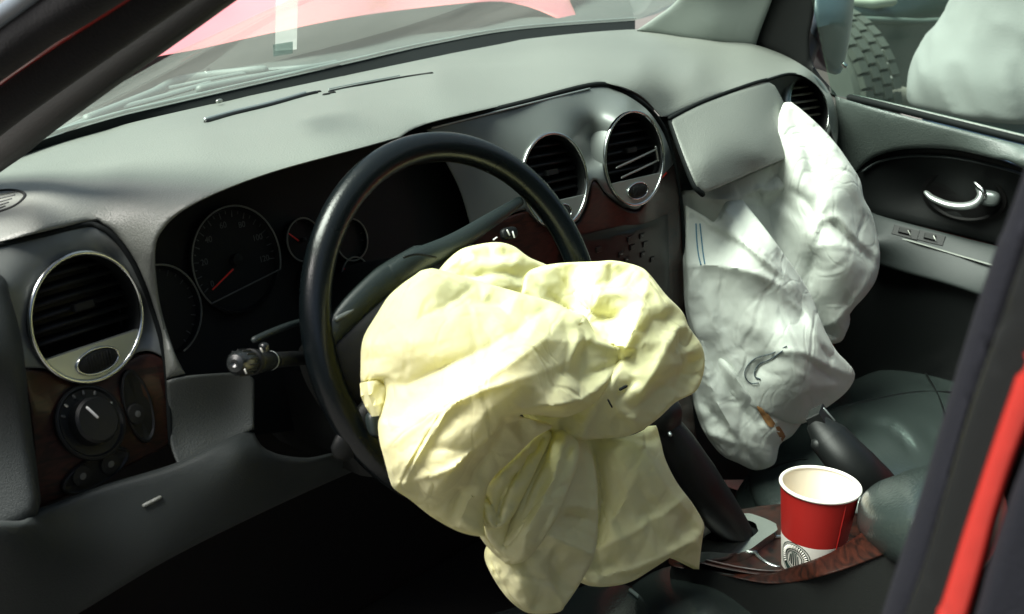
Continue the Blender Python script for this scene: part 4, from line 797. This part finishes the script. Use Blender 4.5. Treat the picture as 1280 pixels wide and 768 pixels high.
mesh('emblem', *merge([ringc('', .0205,.0195,GRN), ringc('', .0180,.0120,GRN), ringc('', .0105,.0095,GRN)]+[tube_data([onc(x, y0, .0006), onc(x*.8, y1, .0006)], .0007, 5) for x, y0, y1 in [(-.006,-.004,.005),(-.003,-.006,.008),(0,-.007,.009),(.003,-.006,.008),(.006,-.004,.005)]]), GRN, cup)
mesh('emblem_lettering', *merge([tube_data([onc(.0135*math.cos(t), .0135*math.sin(t), .0009), onc(.0165*math.cos(t+.04), .0165*math.sin(t+.04), .0009)], .0008, 5) for t in np.linspace(-.5, 3.6, 26)]), WC_, cup)
# ============================================================ PASSENGER DOOR
DOOR = mat('door_vinyl', (.065,.080,.073), .40, bump=.8, bscale=500)
door = thing('car_door', 'grey green passenger door panel with dark oval recess and silver handle', 'car door')
X = lambda v: dict(x=v)
dc = [(1046,122,X(.715)),(1280,183,X(.70)),(1400,215,X(.70)),(1080,142,X(.69)),(1280,197,X(.678)),(1046,180,X(.735)),(1060,230,X(.74)),(1400,300,X(.72)),(1080,185,X(.71)),(1280,240,X(.705)),(1180,165,X(.684)),(1180,185,X(.69)),(1070,290,X(.74)),(1400,360,X(.71))]
d1 = Patch([(1044,120,1),(1062,126),(1120,142),(1280,182),(1400,212,1),(1400,300,1),(1280,212),(1240,198),(1190,187),(1140,186),(1105,192),(1082,204),(1068,222),(1062,250),(1085,266),(1110,274,1),(1100,300,1),(1050,300,1),(1046,180)], dc, step=7, roll=(6,.006), skirt=.04); d1.obj('door_top', DOOR, door)
dr = Patch([(1062,250),(1068,220),(1084,202),(1107,190),(1142,184),(1192,185),(1242,196),(1282,210),(1400,250,1),(1400,340,1),(1280,315),(1180,290),(1110,274),(1085,268)], [(1062,250,X(.735)),(1142,184,X(.715)),(1400,250,X(.71)),(1400,340,X(.73)),(1180,290,X(.735)),(1150,240,X(.745)),(1260,270,X(.745)),(1110,274,X(.73))], step=7, roll=(12,.008), skirt=.04); dr.obj('door_insert', BLK, door)
tube('insert_lip', spl3([dr.at(x, y, .002) for x, y in [(1080,214),(1100,202),(1140,195),(1190,197),(1240,207),(1290,222)]], 6), .004, mat('insert_sheen', (.05,.06,.06), .35), door, seg=8, flat=.5)
da = Patch([(1075,255,1),(1095,268),(1180,291),(1280,316),(1400,345,1),(1400,420,1),(1280,388),(1190,358),(1120,338),(1090,325),(1080,300)], [(1080,262,X(.735)),(1280,318,X(.735)),(1095,290,X(.69)),(1280,340,X(.69)),(1095,300,X(.675)),(1280,350,X(.675)),(1095,325,X(.685)),(1280,385,X(.685)),(1400,345,X(.735)),(1400,400,X(.685))], step=6, roll=(5,.004), skirt=.04); da.obj('door_armrest', DASH2, door)
tube('armrest_bead', spl3([da.at(x, y, .001) for x, y in [(1085,288),(1140,302),(1200,320),(1280,343)]], 5), .0024, DASH, door, seg=8, flat=.6)
dl = Patch([(1050,300,1),(1090,323),(1190,356),(1280,386),(1400,420,1),(1400,760,1),(1040,760,1),(1040,500)], [(1050,300,X(.74)),(1190,356,X(.70)),(1400,420,X(.70)),(1400,760,X(.72)),(1040,760,X(.74)),(1100,500,X(.74)),(1300,500,X(.73))], step=16, roll=None, skirt=.04); dl.obj('door_lower', BLK, door)
for x, y in ((1132,291),(1164,298)):
    e = vframe(da.nrm(x, y)); e = (unit(da.at(x+8, y+2)-da.at(x-8, y-2)), None, None); n_ = da.nrm(x, y); e = (e[0], np.cross(n_, e[0]), n_)
    s_ = prism('window_switch', [(-.020,-.0085),(.020,-.0085),(.020,.0085),(-.020,.0085)], da.at(x, y), e, .0016, BLK, door, bev=.0006)
    prism('switch_rocker', [(-.011,-.004),(.006,-.004),(.006,.005),(-.011,.005)], da.at(x, y)+n_*.0014, e, .004, DARK, s_, bev=.001); tube('rocker_mark', [da.at(x+3, y-3, .006), da.at(x+6, y+3, .006)], .0007, DIMR, s_, seg=5)
DC = U(1205,245,x=.742); en = (np.array([0,-1.,0]), np.array([0,0,1.]), np.array([-1.,0,0]))
lathe('handle_bowl', DC, (-1,0,0), [(.066,0),(.066,.004),(.060,.0045),(.055,.001),(.0004,.0)], GLOSS, door, e=en, sy=.62, k=56)
HM = mat('handle_silver', (.55,.60,.58), .3, metal=.8)
tube('door_handle', spl3([U(x, y, x=xx) for x, y, xx in [(1158,241,.722),(1166,248,.716),(1185,256,.712),(1205,258,.712),(1220,254,.714),(1226,244,.718),(1222,234,.722)]], 6), [.0045,.0062,.0075,.0085,.0095,.008,.005], HM, door, seg=14, flat=.7)
sbox('handle_pivot', U(1236,248,x=.725), (.02,.034,.024), mat('pivot_dark', (.15,.17,.165), .35, metal=.5), door, ex=2.6, n=12)
tube('lock_button', [U(1219,229,x=.722), U(1228,238,x=.716), U(1231,246,x=.716)], .0045, CHR, door, seg=10)
tube('belt_seal', spl3([U(x, y, x=.725) for x, y in [(1062,122),(1100,131),(1160,146),(1280,176),(1400,206)]], 6), .0055, GROOVE, door, seg=10)
tube('belt_strip', spl3([U(x, y, x=.745) for x, y in [(1066,121),(1100,128),(1160,142),(1280,171),(1400,201)]], 6), .0035, DASH, door, seg=8)
g = [U(1040,118,x=.745), U(1400,206,x=.745), U(1400,-250,x=.66), U(960,-250,x=.70)]; mesh('door_glass', g+[q+np.array([.004,0,0]) for q in g], [[0,1,2,3],[7,6,5,4],[0,4,5,1],[1,5,6,2],[2,6,7,3],[3,7,4,0]], SGLASS, door, smooth=False)
ff = Patch([(940,-120,1),(1020,-120,1),(1019,0),(1012,50),(1018,84),(1044,116),(1048,124,1),(1020,110),(990,78),(950,60),(905,55,1),(930,20),(945,-20)], [(940,-120,X(.72)),(1020,-120,X(.73)),(1044,116,X(.745)),(905,55,X(.74)),(990,78,X(.745))], step=12, roll=(8,.006), skirt=.04); ff.obj('door_frame', BLK, door)
# ============================================================ PILLARS, GLASS, SEALS
pp_ = thing('windscreen_pillar', 'grey trimmed windscreen pillar at the far right end of the windscreen', 'pillar')
q = Patch([(796,38,1),(822,20),(847,0),(900,-60),(960,-110,1),(985,-60),(965,0),(950,40),(944,60,1),(900,55),(850,48)], [(796,38,dict(x=.665)),(847,0,dict(x=.655)),(900,-60,dict(x=.63)),(850,48,X(.68)),(944,60,X(.73)),(965,0,X(.715)),(985,-60,X(.70)),(880,0,X(.665)),(890,30,X(.68)),(925,-20,X(.69))], step=7, roll=(8,.006), skirt=.04); q.obj('pillar_cover', PILL2, pp_)
dpil = thing('windscreen_pillar', 'dark driver side windscreen pillar with rubber seals crossing the top left corner', 'pillar')
def band(poly, x, m, name, par, roll=(14,.01), bul=0):
    c = [(px, py, X(x)) for px, py in ((-80,-80),(500,-80),(-80,400),(200,100))]; Patch(poly, c, step=12, roll=roll, skirt=.04).obj(name, m, par)
band([(-80,275,1),(0,216),(30,195),(70,163),(150,105),(230,48),(297,0),(410,-80,1),(250,-80,1),(130,0),(60,52),(0,100),(-80,160,1)], -.655, PILL, 'pillar_cover', dpil, roll=(40,.025))
tube('door_seal', spl3([U(x, y, x=-.70) for x, y in [(-80,205),(0,138),(80,78),(180,6),(300,-80)]], 6), .014, RUB, dpil, seg=16)
tube('red_flange', spl3([U(x, y, x=-.715) for x, y in [(-80,165),(0,100),(80,45),(150,0),(250,-70)]], 6), .0035, RED, dpil, seg=12)
tube('outer_seal', spl3([U(x, y, x=-.735) for x, y in [(-80,120),(0,62),(50,25),(90,0),(180,-60)]], 6), .016, RUB, dpil, seg=16)
tube('door_edge', spl3([U(x, y, x=-.75) for x, y in [(-60,70),(0,22),(30,0),(80,-40)]], 6), .006, mat('edge_grey', (.10,.12,.14), .4), dpil, seg=12)
bp = thing('door_pillar', 'red painted door pillar with a soft dark blue rubber seal at the right edge of the view', 'pillar')
def vb(poly, x0, m, name, roll, dx=0, sk=.05):
    c = [(px, py, X(x0+(0 if i % 2 else dx))) for i, (px, py) in enumerate(((1100,800),(1300,200),(1250,800),(1400,500)))]
    poly = [((q[0]+190, q[1]-560, 1) if q[1] < 400 else (q[0]-130, q[1]+420, 1)) if len(q) == 3 else q for q in poly]; return Patch(poly, c, step=14, roll=roll, skirt=sk).obj(name, m, bp)
BSEAL = mat('blue_black_seal', (.0022,.003,.006), .9, bump=.7, bscale=900, spec=.25)
vb([(1100,775),(1150,620),(1203,440),(1245,310),(1284,205),(1330,80,1),(1400,80,1),(1330,220),(1285,350),(1240,490),(1190,660),(1150,800),(1120,860,1),(1075,860,1)], -.79, BSEAL, 'rubber_seal', (36,.010))
vb([(1125,800),(1160,690),(1210,520),(1260,375),(1310,240,1),(1400,240,1),(1310,420),(1260,560),(1215,690),(1175,810)], -.803, BLK, 'seal_channel', (10,.004))
vb([(1154,800),(1172,755),(1205,650),(1245,530),(1290,400),(1350,230,1),(1440,230,1),(1340,420),(1285,540),(1250,640),(1214,770),(1195,840,1),(1145,840,1)], -.805, RED, 'painted_post', (10,.010))
vb([(1210,800),(1235,710),(1270,600),(1300,520),(1400,280,1),(1500,280,1),(1500,860,1),(1200,860,1)], -.815, BSEAL, 'outer_seal', (20,.010))
# windscreen
ws = thing('windscreen', 'dusty green tinted windscreen with a sticker strip above the black base seal', 'windscreen')
gb0 = [(-60,222,dict(z=1.19)),(47,178,dict(z=1.197)),(135,150,dict(z=1.205)),(217,130,dict(z=1.21)),(430,81,dict(z=1.222)),(545,55,dict(z=1.227)),(650,37,dict(z=1.232)),(794,26,dict(z=1.238))]
bot = spl3([U(x, y, **k) for x, y, k in gb0], 6); mid = np.array([(0,-1.,.40)]); V = []; nb = len(bot)
for s_, l in enumerate((-.08, .0, .3, .62, 1.0)):
    for i, p in enumerate(bot):
        f_ = i/(nb-1); V.append(p+np.array([-(p[0])*.13*max(0,l), -1.05*l+.05*l*math.sin(math.pi*f_), .40*l+.03*math.sin(math.pi*max(0,l))]))
F = [[s_*nb+i, s_*nb+i+1, (s_+1)*nb+i+1, (s_+1)*nb+i] for s_ in range(4) for i in range(nb-1)]
gl_ = mesh('glass', V, F, WGLASS, ws)
edge = spl3([U(x, y+1, **k) for x, y, k in edgeA], 6)
sealV = []; 
for a_, b_ in zip(edge, bot): sealV += [a_+np.array([0,0,-.004]), b_]
mesh('base_seal', sealV, [[2*i, 2*i+2, 2*i+3, 2*i+1] for i in range(len(edge)-1)], GROOVE, ws)
tube('base_clip', [U(272,127,z=1.212), U(276,126,z=1.212)], .0025, DIMR, ws, seg=6)
bl_ = bot.copy(); tube('glass_edge', bl_+np.array([0,.0,.004]), .0022, mat('frit_grey', (.16,.22,.20), .4), ws, seg=6)
def onglass(x, y, lift=0): # plane of the glass near the left part
    n = unit(np.cross(U(430,81,z=1.222)-U(217,130,z=1.21), np.array([0,-1.05,.41]))); n = n if n[2] < 0 else -n
    return U(x, y, n=n, p=U(330,104,z=1.216)+n*lift)
STK2 = glassmat('sticker_film', (.9,.93,.92), .26, (.85,.88,.85))
mesh('sticker_strip', [onglass(*p, .004) for p in [(345,-40),(373,-40),(371,62),(344,64)]], [[0,1,2,3]], STK2, ws, smooth=False)
mesh('sticker_base', [onglass(*p, .008) for p in [(341,56),(366,52),(366,67),(342,71)]], [[0,1,2,3]], glassmat('tab_grey', (.35,.42,.40), .3, (.15,.2,.19)), ws, smooth=False)
# ============================================================ OUTSIDE AHEAD: cowl, wipers, bonnet
cow = struct(thing('cowl', '', '')) if False else None
CW = mat('cowl_plastic', (.045,.06,.052), .7, bump=.5, bscale=60, var=.3, vscale=9)
cw = Patch([(-60,210),(47,179),(217,131),(430,83),(650,39),(800,24),(860,-10),(830,-40),(740,-30),(680,5),(600,0),(453,12),(300,38),(165,72),(80,120),(-60,170)], [(47,179,dict(z=1.17)),(217,131,dict(z=1.18)),(430,83,dict(z=1.19)),(650,39,dict(z=1.20)),(800,24,dict(z=1.20)),(165,80,dict(z=1.13)),(340,42,dict(z=1.13)),(589,5,dict(z=1.13)),(800,-20,dict(z=1.14)),(860,-20,dict(z=1.13)),(-60,200,dict(z=1.15))], step=14, roll=None, skirt=.04)
cwo = cw.obj('cowl_panel', CW); tag(cwo, 'weathered grey plastic cowl panel between windscreen and red bonnet', 'cowl')
def wiper(pts, r, lab, pos):
    w = thing('wiper', lab, 'wiper', group='windscreen wipers'); p = spl3([cw.at(x, y, .02) for x, y in pts], 6)
    tube('blade', p, r, mat('wiper_grey', (.12,.16,.145), .5), w, seg=8, flat=.6); tube('arm', spl3([cw.at(x, y, .03) for x, y in pos], 6), r*1.3, mat('wiper_grey', (.2,.26,.24), .4), w, seg=8)
wiper([(60,172),(130,142),(200,122),(262,104)], .006, 'grey windscreen wiper lying nearest the driver side pillar', [(110,150),(190,118),(230,100),(330,88)])
wiper([(190,115),(270,98),(330,88),(400,82)], .005, 'grey windscreen wiper lying further along towards the middle of the windscreen', [(250,112),(320,98),(400,84),(420,80)])
RH = mat('bonnet_sky_washed', (.66,.20,.19), .45, coat=1, var=.12, vscale=3, bump=.1, bscale=30)  # white sky reflected in the red paint is put into this pale base
hd = Patch([(80,125),(165,80),(250,62),(340,42),(453,20),(589,4),(640,4),(676,14),(700,25),(722,24),(712,0),(700,-60),(400,-140),(100,-60)], [(80,125,dict(y=.60)),(165,80,dict(y=.68)),(340,42,dict(y=.78)),(453,20,dict(y=.82)),(589,5,dict(y=.84)),(676,16,dict(y=.82)),(722,24,dict(y=.78)),(700,-60,dict(y=1.4)),(400,-140,dict(y=1.9)),(100,-60,dict(y=1.7)),(300,10,dict(y=1.05)),(500,0,dict(y=1.0)),(650,-10,dict(y=1.0))], step=14, roll=(5,.012), skirt=.04, creases=[([(300,30),(420,5),(520,-30)],.02,14),([(200,40),(330,10),(430,-20)],-.02,12)], nz=(.006,90,3.))
bon = hd.obj('bonnet', RH); tag(bon, 'red car bonnet beyond the windscreen, buckled upwards', 'bonnet')
tube('fender_edge', [U(700,-10,y=.9), U(722,25,y=.8)], .008, WHITE, bon) if False else None
# ============================================================ CABIN SHELL
shell = thing('car', 'red car body shell around the cabin with dark carpet and grey roof lining', 'car body')
def sh(nm, a, b, m, bev=.01): return box(nm, a, b, m, shell, bev)
sh('floor_carpet', (-.72,-1.6,.36), (.74,.40,.40), CARPET); sh('firewall', (-.72,.36,.40), (.74,.42,1.13), CARPET)
sh('roof', (-.60,-2.6,1.70), (.60,-.72,1.74), mat('roof_lining', (.35,.36,.33), .9)); sh('sill', (-.80,-1.0,.30), (-.70,.2,.47), BLK, .02)
sh('rear_panel', (-.72,-2.65,.36), (.72,-2.6,1.15), CARPET); sh('sill', (.80,-2.6,.30), (.90,.5,1.02), RED, .02)
sh('kick_panel', (-.74,.02,.40), (-.70,.36,1.02), CARPET); sh('front_wing', (-.84,.42,.40), (-.70,1.5,1.02), RED, .04); sh('front_wing', (.72,.5,.40), (.86,1.6,1.02), RED, .04)
sh('rear_quarter', (-.80,-2.6,.36), (-.72,-1.02,1.12), RED, .02)
sh('rear_door', (-.80,-2.0,.36), (-.73,-.98,1.14), CARPET, .02)
sh('roof_rail', (-.68,-2.6,1.62), (-.58,-.72,1.72), BLK, .02); sh('roof_rail', (.58,-2.6,1.62), (.68,-.72,1.72), BLK, .02); sh('rear_seat', (-.66,-2.3,.45), (.66,-1.7,1.25), BLK, .06)
TG = glassmat('tinted_glass', (.18,.2,.19), .03)
mesh('rear_side_glass', [(-.79,-2.6,1.14),(-.79,-1.02,1.14),(-.64,-1.0,1.64),(-.64,-2.6,1.64)], [[0,1,2,3]], TG, shell, smooth=False); mesh('rear_side_glass', [(.79,-2.6,1.14),(.79,-.95,1.14),(.64,-.93,1.64),(.64,-2.6,1.64)], [[0,1,2,3]], TG, shell, smooth=False)
mesh('rear_window', [(-.72,-2.62,1.15),(.72,-2.62,1.15),(.6,-2.6,1.70),(-.6,-2.6,1.70)], [[0,1,2,3]], TG, shell, smooth=False)
# ============================================================ EXTERIOR: mirror, truck, person, ground
mr = thing('door_mirror', 'dark blue grey exterior mirror seen through the far door glass', 'mirror')
q = Patch([(1018,-30),(1064,-30),(1066,20),(1058,70),(1050,92),(1036,90),(1016,66),(1013,20)], [(1018,-30,X(.90)),(1066,0,X(.98)),(1055,80,X(.97)),(1016,66,X(.90)),(1040,20,X(.90))], step=6, roll=(12,.03), back=(.10,.12,0), hts=[(1040,30,.01),(1040,80,0),(1018,-30,0),(1064,20,0)], creases=[([(1018,36),(1040,32),(1060,36)],.012,6)]); q.obj('mirror_housing', mat('mirror_blue', (.045,.07,.085), .4), mr)
tube('mirror_arm', [(.80,.13,1.17), (.90,.16,1.22)], .03, BLK, mr)
tube('mirror_glint', [U(1054,80,x=.93), U(1057,83,x=.93)], .004, CHR, mr, seg=8)
gnd = box('ground', (-60,-60,-.05), (90,120,0), mat('asphalt', (.09,.088,.08), .9, bump=.6, bscale=80, var=.2, vscale=2), None, 0); struct(gnd)
# parked off-road vehicle
tk = thing('parked_truck', 'dark muddy parked off road truck with a knobbly tyre beyond the passenger window', 'truck')
ax_ = unit([-.35,-.93,.0]); ax_ = unit([-.80,-.60,0]); t0 = U(985,135,y=.0+ .62) ; dtk = 4.4
t0 = CP+dtk*ray(988,128); TR = .118*2.95; TY = mat('tyre_rubber', (.045,.05,.042), .85, bump=.3, bscale=60, var=.3); MUD = mat('muddy_tread', (.05,.055,.045), .9, var=.35, vscale=12)
ax_ = unit(np.array([-.97,.05,0])*0+np.array([-.62,-.78,0])); ax_ = unit(-fw*np.array([1,1,0])-.85*RT*np.array([1,1,0]))
e1, e2, n3 = frame(ax_)
lathe('tyre', t0, ax_, [(TR*.55,-.10),(TR*.62,-.13),(TR*.92,-.135),(TR*.975,-.11),(TR*.985,0),(TR*.975,.11),(TR*.92,.135),(TR*.62,.13),(TR*.55,.10)], TY, tk, k=64)
lathe('wheel_rim', t0, ax_, [(TR*.55,-.10),(TR*.52,.08),(TR*.2,.05),(.001,.07)], mat('rim_dull', (.12,.13,.12), .5, metal=.5), tk, k=40)
bm_parts = []
for i in range(44):
    t = 2*math.pi*i/44; u = math.cos(t)*e1+math.sin(t)*e2; v = np.cross(n3, u)
    for k, off in enumerate((-.105,-.035,.035,.105)):
        tt = t+(.5 if k % 2 else 0)*2*math.pi/44; u = math.cos(tt)*e1+math.sin(tt)*e2; v = np.cross(n3, u); c_ = t0+u*TR*.985+n3*off
        Vb = [c_+v*a*.020*(TR/.35)+n3*b*.030+u*h for h in (0,.020) for a, b in ((-1,-1),(1,-.8),(1,1),(-1,.8))]
        bm_parts.append((Vb, [[0,1,2,3],[4,5,6,7],[0,1,5,4],[1,2,6,5],[2,3,7,6],[3,0,4,7]]))
tb = mesh('tread_blocks', *merge(bm_parts), MUD, tk, smooth=False)
TB = mat('truck_body', (.018,.03,.026), .45, var=.5, vscale=3, coat=.2)
q3 = CP+5.1*ray(1100,60); 
tbody = Patch([(900,-70),(1300,-130),(1330,60),(1300,100),(1150,112),(1118,104),(1108,70),(1092,42),(1070,30),(1030,34),(990,40),(940,60)], [(x, y, dict(t=tt)) for x, y, tt in [(900,-70,4.6),(1300,-130,5.6),(1330,60,5.6),(1150,112,5.1),(1108,70,4.75),(1070,30,4.6),(990,40,4.4)]], step=14, roll=(12,.05), skirt=.04, creases=[([(1060,14),(1120,18),(1200,10)],.05,8),([(1120,30),(1130,60),(1128,100)],.03,5)], nz=(.012,50,2.)); tbody.obj('body', TB, tk)
tube('body_rail', [CP+tt*ray(x, y) for x, y, tt in [(1062,3,4.6),(1085,5,4.65),(1115,1,4.7)]], .022, mat('rail_pale', (.35,.38,.30), .6), tk)
tube('body_seam', [CP+tt*ray(x, y) for x, y, tt in [(1066,24,4.5),(1150,27,4.9),(1200,25,5)]], .012, mat('seam_grey', (.08,.10,.085), .6), tk)
tube('running_board', [CP+tt*ray(x, y) for x, y, tt in [(1106,120,4.55),(1140,128,4.7),(1200,140,4.9)]], .05, mat('dusty_grey', (.12,.11,.09), .8), tk)
# ---- person outside, back to the car
per = thing('person', 'person in a pale grey t shirt and blue jeans standing outside the passenger window', 'person')
pcx = CP+2.95*ray(1254,100); pcx = np.array([pcx[0], pcx[1], 0]); fac = unit(CP*np.array([1,1,0])-pcx*np.array([1,1,0])); sid = np.array([-fac[1], fac[0], 0])
def body(name, rings, m, k=40, wr=0, seed=0, par=per, off=(0,0)):
    V = []; F = []
    for z, rx, ry, ox, oy in rings:
        for i in range(k):
            a = 2*math.pi*i/k; dx, dy = math.cos(a), math.sin(a)
            w = 1+wr*(1-2*abs(noise.noise(Vector((dx*2.2+seed, dy*2.2, z*9+dx*2))))) if wr else 1
            V.append(pcx+sid*(ox+rx*dx*w+off[0])+fac*(oy+ry*dy*w+off[1])+np.array([0,0,z]))
    for j in range(len(rings)-1):
        for i in range(k): F.append([j*k+i, j*k+(i+1) % k, (j+1)*k+(i+1) % k, (j+1)*k+i])
    F += [list(range(k))[::-1], list(range((len(rings)-1)*k, len(rings)*k))]; return V, F
def rings(pts, n=6): return [tuple(r) for r in spl3(pts, n)]
SK = mat('skin', (.45,.27,.2), .55); TEE = mat('tee_grey', (.21,.205,.20), .9, bump=.5, bscale=200, var=.05); JN = mat('jeans_blue', (.05,.11,.17), .85, bump=.5, bscale=250, var=.15)
skin_parts = [body('', rings([(1.48,.062,.062,.07,0),(1.58,.058,.06,.07,0),(1.63,.068,.085,.07,.0),(1.70,.076,.098,.07,0),(1.77,.074,.095,.07,0),(1.82,.04,.05,.07,0)]), SK)]
for s_ in (-1, 1):
    sh_, el, wr_, hn = pcx+sid*(.07+s_*.16)+np.array([0,0,1.42]), pcx+sid*(.08+s_*.13)-fac*.10+np.array([0,0,1.18]), pcx+sid*(.08+s_*.10)-fac*.26+np.array([0,0,1.14]), pcx+sid*(.08+s_*.06)-fac*.27+np.array([0,0,1.16])
    skin_parts.append(tube_data(spl3([sh_, el, wr_, hn], 8), [.052,.048,.045,.038,.028,.03,.022], 14))
    for f_ in range(4): skin_parts.append(tube_data([hn+sid*(f_-1.5)*.017, hn-fac*.04+sid*(f_-1.5)*.019-np.array([0,0,.008]), hn-fac*.068+sid*(f_-1.5)*.019-np.array([0,0,.03])], [.0095,.009,.0075], 8))
    skin_parts.append(tube_data([hn-sid*s_*.02, hn-sid*s_*.045-fac*.02, hn-sid*s_*.05-fac*.05], [.011,.010,.008], 8))
mesh('skin', *merge(skin_parts), SK, per)
tee = [body('', rings([(.975,.190,.158,0,.0),(.995,.208,.166,0,.005),(1.06,.212,.165,0,.01),(1.14,.20,.155,.015,.0),(1.22,.188,.145,.045,.0),(1.36,.19,.14,.075,-.01),(1.45,.17,.11,.075,-.01),(1.51,.075,.07,.07,0)], 9), TEE, k=96, wr=.065)]
for s_ in (-1, 1): tee.append(tube_data(spl3([pcx+sid*(.075+s_*.13)+np.array([0,0,1.44]), pcx+sid*(.075+s_*.16)+np.array([0,0,1.36]), pcx+sid*(.08+s_*.13)-fac*.08+np.array([0,0,1.25])], 6), [.075,.078,.075], 20))
mesh('t_shirt', *merge(tee), TEE, per)
jn = [body('', rings([(.78,.175,.135,0,0),(.88,.175,.14,0,0),(1.0,.170,.135,0,0)], 5), JN, wr=.02)]
for s_ in (-1, 1): jn.append(tube_data(spl3([pcx+sid*s_*.09+np.array([0,0,.84]), pcx+sid*s_*.11+np.array([0,0,.5]), pcx+sid*s_*.12+np.array([0,0,.08])], 8), [.10,.085,.07,.062], 24))
mesh('jeans', *merge(jn), JN, per)
mesh('hair', *body('', rings([(1.66,.076,.07,.07,-.035),(1.74,.082,.10,.07,-.012),(1.81,.065,.085,.07,-.005),(1.845,.02,.03,.07,0)]), mat('hair_brown', (.04,.025,.015), .6)), MT['hair_brown'], per)
for s_ in (-1, 1): sbox('shoe', pcx+sid*s_*.12+fac*.05+np.array([0,0,.045]), (.10,.27,.09), BLK, per, ex=3, e=(sid, fac, np.array([0,0,1.])), n=10)
for s_ in (-1, 1): sbox('ear', pcx+sid*(.07+s_*.077)+np.array([0,0,1.70]), (.015,.035,.06), SK, per, ex=2, e=(sid, fac, np.array([0,0,1.])), n=8)
for nm, a_, b_ in (('sky_block_trees', (-16,-22,0), (-12,24,7)), ('sky_block_trees', (-16,-18,0), (26,-14,7)), ('sky_block_trees', (20,-18,0), (25,24,6))):  # tree masses added to block low sky light from sides and rear
    bm = bmesh.new(); bmesh.ops.create_cube(bm, size=1); bmesh.ops.subdivide_edges(bm, edges=bm.edges[:], cuts=28, use_grid_fill=True)
    for v in bm.verts:
        p = Vector([(a_[i]+b_[i])/2+(b_[i]-a_[i])*v.co[i] for i in range(3)]); q = noise.noise_vector(p*.45)*1.4+noise.noise_vector(p*1.6)*.6; v.co = p+q*(1 if p.z > .3 else 0)
    me = bpy.data.meshes.new(nm); bm.to_mesh(me); bm.free(); o = link(nm, me, mat('sky_block_green', (.035,.055,.025), .9, var=.6, vscale=2)); o['kind'] = 'structure'
hill = box('grass_bank', (-20,25,0), (80,30,2.2), mat('bank_green', (.05,.07,.04), .9, var=.4, vscale=.6), None, .3); struct(hill)
